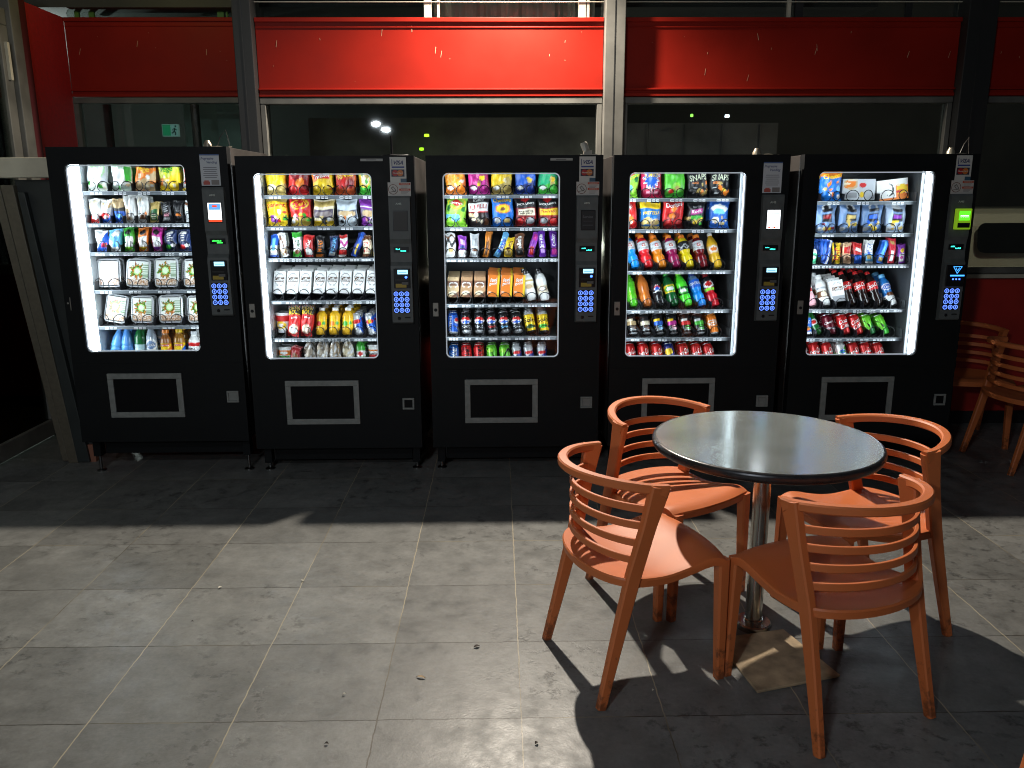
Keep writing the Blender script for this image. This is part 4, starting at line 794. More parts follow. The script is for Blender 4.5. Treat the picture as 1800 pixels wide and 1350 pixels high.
    for j, row in enumerate(("123", "456", "789", "*0#")):
        for i, ch in enumerate(row):
            x, z = .365 + i * .03, 1.06 - j * .0307; y = -.0315; mb = MB()
            mb.lathe([(.0105, y + .0012), (.0105, y)], 18, c=(x, 0, z), axis='y', mi=1, smooth=False)
            vs = []; ns = 18
            for rr in (.0128, .0098):
                for k in range(ns): vs.append((x + rr * math.cos(2 * PI * k / ns), y - .0008, z + rr * math.sin(2 * PI * k / ns)))
            mb.add(vs, [(k, (k + 1) % ns, ns + (k + 1) % ns, ns + k) for k in range(ns)], mi=0)
            put_text(mb, flat_surf(x - .0042, x + .0042, z - .0058, z + .0058, y - .001), ch, .5, .5, .8 if ch != '1' else .45, 1, (1, 1, 1), bold=.03)
            mb.build('key', [M['blueglow'], M['keyface']], kp, fixn=False)
    mb = MB(); mb.lathe([(.009, -.029), (.007, -.032), (.001, -.032)], 16, (.01, .01, .01), c=(.378, 0, .922), axis='y'); mb.box(.41, .44, -.0295, -.026, .924, .93, (.015, .015, .015)); mb.build('key_lock', M['black'], cp)
    # stickers
    if sheet:
        mb = MB(); y = -.002; flat(mb, .336, .44, 1.6, 1.765, y, (.5, .52, .55)); flat(mb, .336, .44, 1.758, 1.765, y - .0004, (.05, .1, .25))
        put_text(mb, flat_surf(.342, .41, 1.732, 1.75, y - .0006), "Progressive", .5, .5, 1, 1, (.06, .08, .18), 0, .08)
        put_text(mb, flat_surf(.37, .428, 1.712, 1.73, y - .0006), "Vending", .5, .5, 1, 1, (.06, .08, .18), 0, .08)
        r3 = random.Random(4)
        for q in range(6): a = r3.uniform(.002, .02); flat(mb, .346 + a, .43 - a, 1.694 - q * .0105, 1.697 - q * .0105, y - .0006, (.12, .12, .14))
        flat(mb, .346, .382, 1.605, 1.622, y - .0006, (.4, .08, .06)); flat(mb, .39, .432, 1.605, 1.63, y - .0006, (.2, .18, .17)); flat(mb, .352, .376, 1.622, 1.628, y - .0008, (.45, .1, .08))
        mb.build('notice_sheet', M['sticker'], root)
    else:
        mb = MB(); y = -.002; flat(mb, .352, .44, 1.662, 1.797, y, (.5, .49, .46)); flat(mb, .362, .366, 1.75, 1.785, y - .0006, (.02, .03, .12))
        put_text(mb, flat_surf(.37, .428, 1.757, 1.779, y - .0006), "VISA", .5, .5, 1, 1, (.015, .02, .1), 0, .12, 0, .03)
        flat(mb, .362, .43, 1.74, 1.748, y - .0006, (.02, .04, .2)); flat(mb, .359, .43, 1.694, 1.732, y - .0006, (.02, .015, .03))
        for c0, cl in ((.38, (.35, .01, .01)), (.407, (.5, .14, .02))):
            ns = 20; mb.add([(c0 + .0165 * math.cos(2 * PI * k / ns), y - .001 - (.0004 if c0 > .4 else 0), 1.713 + .0165 * math.sin(2 * PI * k / ns)) for k in range(ns)], [tuple(range(ns))], cl)
        put_text(mb, flat_surf(.368, .42, 1.709, 1.717, y - .0018), "MasterCard", .5, .5, 1, 1, (.55, .5, .45))
        flat(mb, .408, .44, 1.662, 1.684, y - .0006, (.03, .08, .13))
        mb.build('payment_sticker', M['sticker'], root)
        mb = MB(); y = -.0035; flat(mb, .337, .462, 1.59, 1.664, y, (.46, .44, .41))
        ns = 24; vs = []
        for rr in (.027, .024):
            for k in range(ns): vs.append((.366 + rr * math.cos(2 * PI * k / ns), y - .0006, 1.627 + rr * math.sin(2 * PI * k / ns)))
        mb.add(vs, [(k, (k + 1) % ns, ns + (k + 1) % ns, ns + k) for k in range(ns)], (.12, .03, .02))
        T = Matrix.Translation((.368, y - .0008, 1.629)) @ Matrix.Rotation(R_(-38), 4, 'Y')
        mb.box(-.008, .008, 0, .0002, -.015, .013, (.08, .07, .07), M=T); mb.box(-.005, .005, -.0004, -.0002, -.011, .009, (.4, .38, .36), M=T)
        mb.tube([(.348, y - .001, 1.612), (.375, y - .001, 1.618), (.383, y - .001, 1.612)], .0012, 4, (.08, .06, .05))
        for zz in (1.65, 1.62):
            flat(mb, .399, .46, zz, zz + .011, y - .0006, (.4, .05, .02)); put_text(mb, flat_surf(.407, .452, zz + .002, zz + .009, y - .001), "WARNING", .5, .5, 1, 1, (.5, .42, .36))
        for q in range(3): flat(mb, .407, .452 - .006 * q, 1.644 - q * .006, 1.6465 - q * .006, y - .0006, (.22, .2, .2)); flat(mb, .407, .454 - .008 * q, 1.614 - q * .006, 1.6165 - q * .006, y - .0006, (.22, .2, .2))
        mb.build('warning_sticker', M['sticker'], root)
        if idx in (2, 3):
            mb = MB(); flat(mb, .194, .315, 1.776, 1.789, -.0015, (.3, .3, .28)); flat(mb, .225, .28, 1.7805, 1.7845, -.0019, (.08, .08, .08)); mb.build('asset_label', M['sticker'], root)
    # delivery hatch
    hx0, hx1, hz0, hz1 = -.291, .13, .304, .563; t = .032
    mb = MB()
    mb.box(hx0, hx1, -.014, -.0005, hz1 - t, hz1).box(hx0, hx1, -.014, -.0005, hz0, hz0 + t)
    mb.box(hx0, hx0 + t, -.0138, -.0007, hz0 + t, hz1 - t).box(hx1 - t, hx1, -.0138, -.0007, hz0 + t, hz1 - t)
    hf = mb.build('delivery_hatch', M['frame'], root, bevel=.003, seg=2)
    mb = MB(); mb.box(hx0 + t, hx1 - t, -.005, -.001, hz0 + t, hz1 - t); mb.box(hx0 + t + .01, hx1 - t - .01, -.0075, -.005, hz1 - t - .018, hz1 - t - .008)
    mb.build('flap', M['flap'], hf)
    # coin return
    a, b_, c_, d_ = .377, .445, .388, .456; t = .011
    mb = MB(); mb.box(a, b_, -.012, -.0005, d_ - t, d_).box(a, b_, -.012, -.0005, c_, c_ + t).box(a, a + t, -.0118, -.0007, c_ + t, d_ - t).box(b_ - t, b_, -.0118, -.0007, c_ + t, d_ - t)
    cr = mb.build('coin_return', M['frame'], root, bevel=.002, seg=1)
    mb = MB(); mb.box(a + t, b_ - t, -.004, -.001, c_ + t, d_ - t); mb.build('flap', M['frame'] if idx in (1, 3, 4) else M['flap'], cr)
    # door lock
    mb = MB()
    if idx == 1:
        mb.box(-.452, -.447, -.004, 0, .925, .998); mb.lathe([(.006, -.004), (.005, -.006), (.001, -.006)], 14, c=(-.462, 0, .965), axis='y')
    else:
        mb.box(-.463, -.431, -.006, 0, .928, 1.006)
    lk = mb.build('lock_plate', mat('lock_plate_metal', (.3, .29, .26), .45, .5), root, bevel=.002, seg=1)
    if idx != 1:
        mb = MB(); mb.lathe([(.009, -.008), (.008, -.0105), (.001, -.0105)], 16, c=(-.447, 0, .965), axis='y'); mb.build('lock_barrel', M['black'], lk)
    # legs
    for sx in (-1, 1):
        for yy in (.1, .74):
            mb = MB(); x = sx * .44; mb.box(x - .022, x + .022, yy - .03, yy + .03, .045 - dz * 0, .157); lg = mb.build('leg', M['cab'], root, bevel=.002, seg=1)
            mb = MB(); mb.lathe([(.028, -dz), (.028, .006 - dz), (.01, .012 - dz), (.008, .05)], 16, c=(x, yy, 0)); mb.build('levelling_foot', M['chrome'], lg)
    mb = MB(); mb.box(-.41, .41, .12, .16, .05, .157); mb.build('kick_plate', M['cab'], root)
    # things on top
    if top == 'antenna':
        mb = MB(); mb.lathe([(.014, 0), (.014, .004)], 16, c=(.355, .1, 1.803)); mb.tube([(.355, .1, 1.806), (.352, .1, 1.82), (.35, .105, 1.915)], .006, 8)
        mb.tube([(.3, .08, 1.809), (.34, .09, 1.812), (.4, .1, 1.81), (.44, .12, 1.812)], .004, 6); mb.build('antenna', M['black'], root)
    elif top == 'sensor':
        mb = MB(); T = Matrix.Translation((.40, .1, 1.83)) @ Matrix.Rotation(R_(-22), 4, 'Y'); m2 = MB(); m2.lathe([(.018, 0), (.02, .01), (.02, .04), (.016, .05)], 20)
        mb.add([T @ Vector(v) for v in m2.v], m2.f, (1, 1, 1), 0, True); mb.box(.37, .46, .08, .14, 1.803, 1.813); mb.box(.385, .43, .09, .13, 1.813, 1.834)
        mb.build('motion_sensor', mat('sensor_housing', (.3, .28, .24), .4), root)
    else:
        mb = MB(); x = .33 if idx == 4 else (.345 if idx == 1 else .38)
        mb.lathe([(.024, 0), (.022, .02), (.014, .034), (.012, .04), (.001, .042)], 20, c=(x, .12, 1.803)); mb.tube([(x + .02, .1, 1.807), (x + .06, .1, 1.81), (x + .1, .12, 1.806), (x + .13, .13, 1.808)], .004, 6)
        mb.build('beacon', mat('beacon_metal', (.42, .38, .3), .3, .6), root)
        if idx in (1, 5):
            mb = MB(); mb.tube([(x + .05, .12, 1.803), (x + .07, .12, 1.86), (x + .1, .13, 1.9), (x + .11, .14, 1.84), (x + .115, .14, 1.803)], .0025, 5); mb.build('cable', M['cabside'], root)
    return root

machine(1, -2.002, .05, 'leftmost vending machine with salad trays and water bottles behind a bright white light strip', 'leftmost machine', M1, SH['a'], screen='bright_blue', sheet=True, display='lcd_g')
machine(2, -.997, 0, 'black vending machine with a full row of white coffee cartons, second from left', 'second machine', M2, SH['b'], .0785, top='antenna')
machine(3, .0315, 0, 'middle vending machine with orange milk cartons and black cola cans', 'middle machine', M3, SH['c'], .0785, top='sensor')
machine(4, 1.055, 0, 'black vending machine with rows of colourful sports drink bottles, fourth from left', 'fourth machine', M4, SH['d'], .0825, screen='bright_white', sheet=True)
machine(5, 2.097, 0, 'rightmost vending machine with meal boxes on top shelf and lime green card reader', 'rightmost machine', M5, SH['e'], .0815, screen='reader')

# ------------------------------------------------------------------ orange chairs
def chair_mat(name, base, dirt=1.0):
    m = bpy.data.materials.new(name); m.use_nodes = True; nt = m.node_tree; b = nt.nodes['Principled BSDF']
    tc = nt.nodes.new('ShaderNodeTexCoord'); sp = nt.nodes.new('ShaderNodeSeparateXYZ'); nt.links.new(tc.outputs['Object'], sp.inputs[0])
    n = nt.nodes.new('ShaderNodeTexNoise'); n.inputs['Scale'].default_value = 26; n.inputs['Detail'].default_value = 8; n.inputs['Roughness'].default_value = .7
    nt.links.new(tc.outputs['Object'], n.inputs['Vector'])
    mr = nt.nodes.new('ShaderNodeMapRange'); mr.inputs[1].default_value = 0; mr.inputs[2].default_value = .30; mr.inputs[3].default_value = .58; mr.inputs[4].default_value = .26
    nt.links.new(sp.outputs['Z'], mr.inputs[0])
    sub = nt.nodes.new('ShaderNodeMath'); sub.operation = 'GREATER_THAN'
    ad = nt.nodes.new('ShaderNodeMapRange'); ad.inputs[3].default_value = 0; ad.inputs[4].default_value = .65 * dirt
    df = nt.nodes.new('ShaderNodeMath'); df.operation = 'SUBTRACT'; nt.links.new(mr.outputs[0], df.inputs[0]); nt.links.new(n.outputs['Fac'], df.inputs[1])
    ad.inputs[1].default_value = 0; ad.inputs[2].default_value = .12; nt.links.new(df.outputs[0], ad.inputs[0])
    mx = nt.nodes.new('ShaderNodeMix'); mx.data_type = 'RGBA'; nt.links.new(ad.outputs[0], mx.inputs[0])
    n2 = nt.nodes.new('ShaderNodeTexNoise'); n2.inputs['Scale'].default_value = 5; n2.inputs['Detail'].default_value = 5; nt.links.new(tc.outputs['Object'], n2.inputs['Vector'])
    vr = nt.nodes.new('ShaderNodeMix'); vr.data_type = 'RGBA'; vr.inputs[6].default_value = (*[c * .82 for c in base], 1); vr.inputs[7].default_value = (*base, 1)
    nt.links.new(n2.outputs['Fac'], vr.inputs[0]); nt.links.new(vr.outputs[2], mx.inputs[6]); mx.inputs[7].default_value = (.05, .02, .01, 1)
    nt.links.new(mx.outputs[2], b.inputs['Base Color'])
    rr = nt.nodes.new('ShaderNodeMapRange'); rr.inputs[3].default_value = .42; rr.inputs[4].default_value = .6; nt.links.new(n2.outputs['Fac'], rr.inputs[0]); nt.links.new(rr.outputs[0], b.inputs['Roughness'])
    bp = nt.nodes.new('ShaderNodeBump'); bp.inputs['Strength'].default_value = .12; bp.inputs['Distance'].default_value = .002; nt.links.new(n.outputs['Fac'], bp.inputs['Height']); nt.links.new(bp.outputs[0], b.inputs['Normal'])
    return m
M['orange'] = chair_mat('orange_moulded_plastic', (.62, .162, .044))
def rsec(w, h, r=.28):
    a = min(w, h) * r; w /= 2; h /= 2
    return [(w, h - a), (w - a, h), (-w + a, h), (-w, h - a), (-w, -h + a), (-w + a, -h), (w - a, -h), (w, -h + a)]
def arc(t, back, front, hw, p=.85):
    a = t * PI / 2
    return front - (front - back) * max(0, math.cos(a)) ** p, hw * math.sin(a)
def upx(z): return .245 * z                      # the rear leg is one straight slanted bar
def upy(z): return .226 - .010 * math.sin(min(1, z / .44) * PI / 2) + (.02 * max(0, (z - .44) / .28))
def make_chair(label):
    root = empty('slatted_chair', (0, 0, 0), 0, label, 'chair', 'orange slatted chairs')
    UPZ = Vector((0, 0, 1))
    # seat: flowing shell between rear arc and front edge
    mb = MB(); nu, nv = 24, 28
    def S(u, v, th):
        s = 2 * u - 1
        xr, yr = arc(s, .0, .098, .222, 1.2); xf = .475 - .022 * abs(s) ** 3 + .004 * math.cos(s * PI)
        hw = .218 - .012 * math.sin(v * PI)
        y = yr * (1 - v) + hw * s * .985 * v if v < 1 else hw * s * .985
        x = xr + (xf - xr) * v
        z = .434 - .012 * math.sin(min(1, v * 1.25) * PI) + .024 * max(0, (v - .35) / .65) ** 1.3 - .020 * max(0, (v - .86) / .14) ** 2
        z -= .012 * (1 - s * s) * math.sin(v * PI) * .9
        z -= .006 * abs(s) ** 8
        return (x, y, z - th)
    for th, sg in ((0, 1), (.018, -1)):
        vs = [S(i / nu, j / nv, th * (1 if sg < 0 else 0)) for j in range(nv + 1) for i in range(nu + 1)]
        fs = [(j * (nu + 1) + i, j * (nu + 1) + i + 1, (j + 1) * (nu + 1) + i + 1, (j + 1) * (nu + 1) + i) for j in range(nv) for i in range(nu)]
        mb.add(vs, fs, smooth=True)
    n1 = (nu + 1) * (nv + 1)
    per = [i for i in range(nu + 1)] + [(j + 1) * (nu + 1) + nu for j in range(nv)] + [nv * (nu + 1) + i for i in range(nu - 1, -1, -1)] + [j * (nu + 1) for j in range(nv - 1, 0, -1)]
    rim = []
    for th in (0, .006, .022, .028):
        for k in per:
            p = Vector(mb.v[k]); c = Vector((.22, 0, p.z)); d = (p - c); d.z = 0; d.normalize()
            o = .0 if th in (0,) else (.004 if th < .02 else .002)
            rim.append((p.x + d.x * o, p.y + d.y * o, p.z - th))
    m = len(per)
    mb.add(rim, [(a * m + k, a * m + (k + 1) % m, (a + 1) * m + (k + 1) % m, (a + 1) * m + k) for a in range(3) for k in range(m)], smooth=True)
    mb.build('seat', M['orange'], root)
    # rear legs that run on up as the back posts
    for sg in (-1, 1):
        def sec(t):
            z = t * .728
            d = .030 + .020 * min(1, z / .44) + .016 * max(0, (z - .6) / .12); w = .026 + .004 * min(1, z / .4)
            return rsec(w, d, .16)
        pts2 = []; n = 24
        for i in range(n + 1):
            z = .728 * i / n; pts2.append((upx(z), sg * upy(z), z))
        mb = MB(); mb.sweep(pts2, sec, Vector((1, 0, .25)), smooth=True); mb.build('leg', M['orange'], root)
        # front leg
        mb = MB(); pts = [(.452 - .004 * (z / .43), sg * (.205 - .012 * z / .43), z) for z in [.43 * i / 10 for i in range(11)]]
        mb.sweep(pts, lambda t: rsec(.030 + .014 * t, .030 + .012 * t, .16), Vector((1, 0, 0)), smooth=True); mb.build('leg', M['orange'], root)
    # top rail
    N = 44; pts = []
    for i in range(N + 1):
        t = -1 + 2 * i / N; x, y = arc(t, -.022, .2, .239, 1.2); pts.append((x, y, .711 + .03 * max(0, math.cos(t * PI / 2)) ** .8))
    mb = MB(); mb.sweep(pts, lambda t: rsec(.028 + .006 * math.sin(t * PI), .028 + .018 * abs(2 * t - 1) ** 12, .18), UPZ, smooth=True); mb.build('top_rail', M['orange'], root)
    for k, z in enumerate((.486, .542, .598, .652)):
        N = 34; pts = []
        f = upx(z); hw = upy(z) - .006
        for i in range(N + 1):
            t = -1 + 2 * i / N; x, y = arc(t, .02 - .002 * k, f, hw, 1.4); pts.append((x, y, z + .010 * max(0, math.cos(t * PI / 2))))
        mb = MB(); mb.sweep(pts, lambda t: rsec(.012, .024, .18), UPZ, smooth=True); mb.build('slat', M['orange'], root)
    return root
CH = [((.18, -1.545), 19.1, 'orange slatted chair nearest the vending machines on the left, full side view', ),
      ((.501, -.72), -55.1, 'orange slatted chair behind the round table on its left side'),
      ((1.54, -1.12), 193.5, 'orange slatted chair behind the round table on its right side'),
      ((1.07, -1.91), 113, 'orange slatted chair in front of the table, its back turned to the viewer')]
CH[0] = (CH[0][0], CH[0][1], 'orange slatted chair left of the round table, nearest the empty floor')
chair0 = make_chair('')
xs = CH + [((.897, -2.93), 10, 'orange slatted chair mostly out of frame in the bottom right corner'),
           ((3.02, 1.37), -97, 'dim orange slatted chair against the dark red wall, beside rightmost machine'),
           ((2.88, .62), 4, 'dim orange slatted chair cut by the right frame edge near dark red wall')]
for i, (xy, a, lb) in enumerate(xs):
    o = chair0 if i == 0 else copy_tree(chair0)
    o.location = (xy[0], xy[1], 0); o.rotation_euler = (0, 0, R_(a)); o['label'] = lb

# ------------------------------------------------------------------ round table
def table_mat():
    m = bpy.data.materials.new('table_top_steel'); m.use_nodes = True; nt = m.node_tree; b = nt.nodes['Principled BSDF']
    b.inputs['Metallic'].default_value = .72
    tc = nt.nodes.new('ShaderNodeTexCoord')
    n = nt.nodes.new('ShaderNodeTexNoise'); n.inputs['Scale'].default_value = 4; n.inputs['Detail'].default_value = 7; nt.links.new(tc.outputs['Object'], n.inputs['Vector'])
    rr = nt.nodes.new('ShaderNodeMapRange'); rr.inputs[1].default_value = .3; rr.inputs[2].default_value = .7; rr.inputs[3].default_value = .13; rr.inputs[4].default_value = .22
    nt.links.new(n.outputs['Fac'], rr.inputs[0]); nt.links.new(rr.outputs[0], b.inputs['Roughness'])
    cr = nt.nodes.new('ShaderNodeMapRange'); cr.inputs[1].default_value = .35; cr.inputs[2].default_value = .7; cr.inputs[3].default_value = .55; cr.inputs[4].default_value = .68
    nt.links.new(n.outputs['Fac'], cr.inputs[0])
    # smudge rings
    wv = nt.nodes.new('ShaderNodeTexVoronoi'); wv.feature = 'DISTANCE_TO_EDGE'; wv.inputs['Scale'].default_value = 3.2; nt.links.new(tc.outputs['Object'], wv.inputs['Vector'])
    gt = nt.nodes.new('ShaderNodeMath'); gt.operation = 'LESS_THAN'; gt.inputs[1].default_value = .006; nt.links.new(wv.outputs['Distance'], gt.inputs[0])
    n3 = nt.nodes.new('ShaderNodeTexNoise'); n3.inputs['Scale'].default_value = 9; nt.links.new(tc.outputs['Object'], n3.inputs['Vector'])
    g3 = nt.nodes.new('ShaderNodeMath'); g3.operation = 'GREATER_THAN'; g3.inputs[1].default_value = .62; nt.links.new(n3.outputs['Fac'], g3.inputs[0])
    ml = nt.nodes.new('ShaderNodeMath'); ml.operation = 'MULTIPLY'; nt.links.new(gt.outputs[0], ml.inputs[0]); nt.links.new(g3.outputs[0], ml.inputs[1])
    m2 = nt.nodes.new('ShaderNodeMath'); m2.operation = 'MULTIPLY_ADD'; m2.inputs[1].default_value = -.12; nt.links.new(ml.outputs[0], m2.inputs[0]); nt.links.new(cr.outputs[0], m2.inputs[2])
    cb = nt.nodes.new('ShaderNodeCombineColor')
    for i, k in enumerate((.9, 1.0, .99)):
        q = nt.nodes.new('ShaderNodeMath'); q.operation = 'MULTIPLY'; q.inputs[1].default_value = k; nt.links.new(m2.outputs[0], q.inputs[0]); nt.links.new(q.outputs[0], cb.inputs[i])
    nt.links.new(cb.outputs[0], b.inputs['Base Color'])
    n4 = nt.nodes.new('ShaderNodeTexNoise'); n4.inputs['Scale'].default_value = 3; nt.links.new(tc.outputs['Object'], n4.inputs['Vector'])
    bp = nt.nodes.new('ShaderNodeBump'); bp.inputs['Strength'].default_value = .12; bp.inputs['Distance'].default_value = .002; nt.links.new(n4.outputs['Fac'], bp.inputs['Height']); nt.links.new(bp.outputs[0], b.inputs['Normal'])
    return m
tb = empty('round_table', (.893, -1.257, 0), 0, 'round metal topped cafe table on a single steel pole among four orange chairs', 'table')
mb = MB(); mb.lathe([(.001, .7402), (.2, .7402), (.388, .7402)], 96, capb=False, capt=False, smooth=True); mb.build('tabletop', table_mat(), tb)
mb = MB(); mb.lathe([(.388, .7400), (.3945, .7395), (.3995, .735), (.402, .728), (.401, .718), (.396, .709), (.386, .704), (.03, .704)], 96, capb=False); mb.build('rim', mat('table_rim', (.06, .06, .065), .3, .7, noise=.15), tb)
mb = MB(); mb.lathe([(.031, .012), (.031, .69), (.12, .692), (.12, .7035)], 40); mb.build('pole', M['steel'], tb)
mb = MB(); mb.lathe([(.065, 0), (.066, .004), (.066, .02), (.062, .025), (.036, .026), (.036, .034), (.032, .036)], 40); mb.build('base', M['steel'], tb)
mb = MB()
q = [(.722, -1.360), (.776, -1.690), (1.085, -1.603), (.995, -1.300)]
mb.add([(x, y, .001) for x, y in q] + [(x, y, .011) for x, y in q], [(0, 1, 2, 3)[::-1], (4, 5, 6, 7), (0, 1, 5, 4), (1, 2, 6, 5), (2, 3, 7, 6), (3, 0, 4, 7)])
o = mb.build('floor_board', mat('stained_plywood', (.42, .31, .19), .75, noise=.5, nscale=14, bump=.3, bscale=120), bevel=.002, seg=1)
tag(o, 'square brown board lying on the tiles in front of the table pole', 'board')

# ------------------------------------------------------------------ floor
T = .45
def floor_mat():
    m = bpy.data.materials.new('slate_tiles'); m.use_nodes = True; nt = m.node_tree; b = nt.nodes['Principled BSDF']; L = nt.links.new
    def N(t): return nt.nodes.new(t)
    def math_(op, a, c=None, d=None):
        n = N('ShaderNodeMath'); n.operation = op
        for i, x in enumerate((a, c, d)):
            if x is None: continue
            if isinstance(x, (int, float)): n.inputs[i].default_value = x
            else: L(x, n.inputs[i])
        return n.outputs[0]
    def mrange(src, a, b_, c, d):
        n = N('ShaderNodeMapRange'); n.inputs[1].default_value = a; n.inputs[2].default_value = b_; n.inputs[3].default_value = c; n.inputs[4].default_value = d; L(src, n.inputs[0]); return n.outputs[0]
    def noise(sc, det=6, rough=.6, vec=None):
        n = N('ShaderNodeTexNoise'); n.inputs['Scale'].default_value = sc; n.inputs['Detail'].default_value = det; n.inputs['Roughness'].default_value = rough; L(vec or tc.outputs['Object'], n.inputs['Vector']); return n.outputs['Fac']
    tc = N('ShaderNodeTexCoord'); sp = N('ShaderNodeSeparateXYZ'); L(tc.outputs['Object'], sp.inputs[0])
    wob = mrange(noise(14, 4), .3, .7, -.0022, .0022)
    ds = []; idx = []
    for ax in 'XY':
        s = math_('DIVIDE', math_('ADD', sp.outputs[ax], wob), T)
        fr = math_('FRACT', math_('ADD', s, .5)); ds.append(math_('MULTIPLY', math_('ABSOLUTE', math_('SUBTRACT', fr, .5)), T)); idx.append(math_('FLOOR', s))
    gx = math_('LESS_THAN', ds[0], .0020); gy = math_('LESS_THAN', ds[1], .0019); g = math_('MAXIMUM', gx, gy)
    cb = N('ShaderNodeCombineXYZ'); L(idx[0], cb.inputs[0]); L(idx[1], cb.inputs[1])
    wn = N('ShaderNodeTexWhiteNoise'); L(cb.outputs[0], wn.inputs['Vector'])
    off = N('ShaderNodeVectorMath'); off.operation = 'MULTIPLY_ADD'; L(cb.outputs[0], off.inputs[0]); off.inputs[1].default_value = (3.7, 5.3, 0); L(tc.outputs['Object'], off.inputs[2])
    base = math_('MULTIPLY', mrange(wn.outputs['Value'], 0, 1, .125, .175), mrange(noise(6, 10, .7, off.outputs[0]), .3, .7, .70, 1.24))
    base = math_('MULTIPLY', base, mrange(noise(60, 5, .7), .3, .75, .85, 1.12))
    # worn dark scabs
    sc1 = noise(16, 9, .72); reg = noise(1.3, 3)
    dark = math_('MULTIPLY', mrange(sc1, .53, .62, 0, 1), mrange(reg, .44, .58, 0, 1))
    base = math_('MULTIPLY', base, math_('SUBTRACT', 1, math_('MULTIPLY', dark, .5)))
    sp1 = N('ShaderNodeTexVoronoi'); sp1.inputs['Scale'].default_value = 9; L(tc.outputs['Object'], sp1.inputs['Vector'])
    spot = math_('LESS_THAN', sp1.outputs['Distance'], .028); base = math_('MULTIPLY', base, math_('SUBTRACT', 1, math_('MULTIPLY', spot, .45)))
    # chalky bloom
    bl = mrange(noise(2.3, 6), .55, .75, 0, .04); base = math_('ADD', base, bl)
    col = N('ShaderNodeCombineColor'); L(math_('MULTIPLY', base, .99), col.inputs[0]); L(base, col.inputs[1]); L(math_('MULTIPLY', base, .96), col.inputs[2])
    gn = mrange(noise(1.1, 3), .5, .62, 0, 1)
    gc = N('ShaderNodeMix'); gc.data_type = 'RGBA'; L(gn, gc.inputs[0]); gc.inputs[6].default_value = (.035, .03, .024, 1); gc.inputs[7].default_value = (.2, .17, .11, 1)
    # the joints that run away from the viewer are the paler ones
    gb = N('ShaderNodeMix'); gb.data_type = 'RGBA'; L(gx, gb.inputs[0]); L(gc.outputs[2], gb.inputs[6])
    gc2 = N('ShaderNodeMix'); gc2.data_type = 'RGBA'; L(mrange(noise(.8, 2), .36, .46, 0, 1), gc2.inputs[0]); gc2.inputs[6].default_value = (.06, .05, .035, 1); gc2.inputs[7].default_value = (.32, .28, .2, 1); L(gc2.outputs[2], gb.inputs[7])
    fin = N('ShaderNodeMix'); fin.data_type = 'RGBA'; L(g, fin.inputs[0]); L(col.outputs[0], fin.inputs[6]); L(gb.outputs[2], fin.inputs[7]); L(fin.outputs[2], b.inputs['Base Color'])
    L(mrange(noise(11, 6), .3, .7, .3, .55), b.inputs['Roughness']); b.inputs['Specular IOR Level'].default_value = .45
    h = math_('SUBTRACT', math_('ADD', math_('MULTIPLY', noise(18, 8, .7), .5), math_('MULTIPLY', noise(110, 4), .14)), math_('ADD', math_('MULTIPLY', g, .55), math_('MULTIPLY', dark, .3)))
    bp = N('ShaderNodeBump'); bp.inputs['Strength'].default_value = .5; bp.inputs['Distance'].default_value = .004; L(h, bp.inputs['Height']); L(bp.outputs[0], b.inputs['Normal'])
    return m
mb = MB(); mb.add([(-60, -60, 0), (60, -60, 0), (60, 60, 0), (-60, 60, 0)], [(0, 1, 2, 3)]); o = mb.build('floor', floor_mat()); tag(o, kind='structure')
# litter
LM = mat('dry_leaf', (.42, .3, .17), .7); BM = mat('dark_crumb', (.03, .02, .015), .8); WM = mat('pale_crumb', (.5, .47, .4), .8)
def litter(name, x, y, L_, W_, a, m, label, cat='leaf'):
    mb = MB(); n = 8; vs = []
    for i in range(n + 1):
        t = i / n; w = W_ * math.sin(PI * t) ** .7 * .5; z = .002 + .004 * math.sin(PI * t)
        for s_ in (-1, 0, 1): vs.append(((t - .5) * L_, s_ * w, z + (.002 if s_ else 0)))
    mb.add(vs, [(i * 3 + k, i * 3 + k + 1, i * 3 + k + 4, i * 3 + k + 3) for i in range(n) for k in (0, 1)], smooth=True)
    o = mb.build(name, m, loc=(x, y, 0)); o.rotation_euler = (0, 0, a); tag(o, label, cat)
def gp(px, py):
    d = fwd + r2 * ((px - 900) / FPX) - u2 * ((py - 675) / FPX); t = -CAM.z / d.z; p = CAM + d * t; return p.x, p.y
for nm, px, py, l, w, a, m_, lb, ct in (
    ('dry_leaf', 740, 1192, .034, .01, -.3, LM, 'curled tan leaf lying on an open tile left of the chairs', 'leaf'),
    ('dry_leaf', 387, 1034, .02, .012, 1, WM, 'small pale leaf scrap near a tile joint on the left', 'leaf'),
    ('dirt_crumb', 838, 1138, .024, .014, .4, BM, 'dark crumb of dirt beside the middle tile joint', 'crumb'),
    ('dirt_crumb', 574, 1309, .012, .01, 0, BM, 'small dark crumb near the bottom edge of the floor', 'crumb'),
    ('dirt_crumb', 338, 1094, .009, .007, 0, BM, 'tiny dark crumb on the left tiles', 'crumb'),
    ('paper_scrap', 533, 1022, .01, .016, 1.2, WM, 'white paper scrap in the tile joint', 'scrap'),
    ('paper_scrap', 605, 1222, .012, .008, .3, WM, 'pale scrap on a tile left of the tan leaf', 'scrap'),
    ('dirt_crumb', 943, 1308, .014, .01, .8, BM, 'brown crumb just right of the middle joint, bottom', 'crumb'),
    ('paper_scrap', 1148, 1215, .01, .008, .8, WM, 'white speck on the shadowed tiles under the left chair', 'scrap')):
    x, y = gp(px, py); litter(nm, x, y, l, w, a, m_, lb, ct)

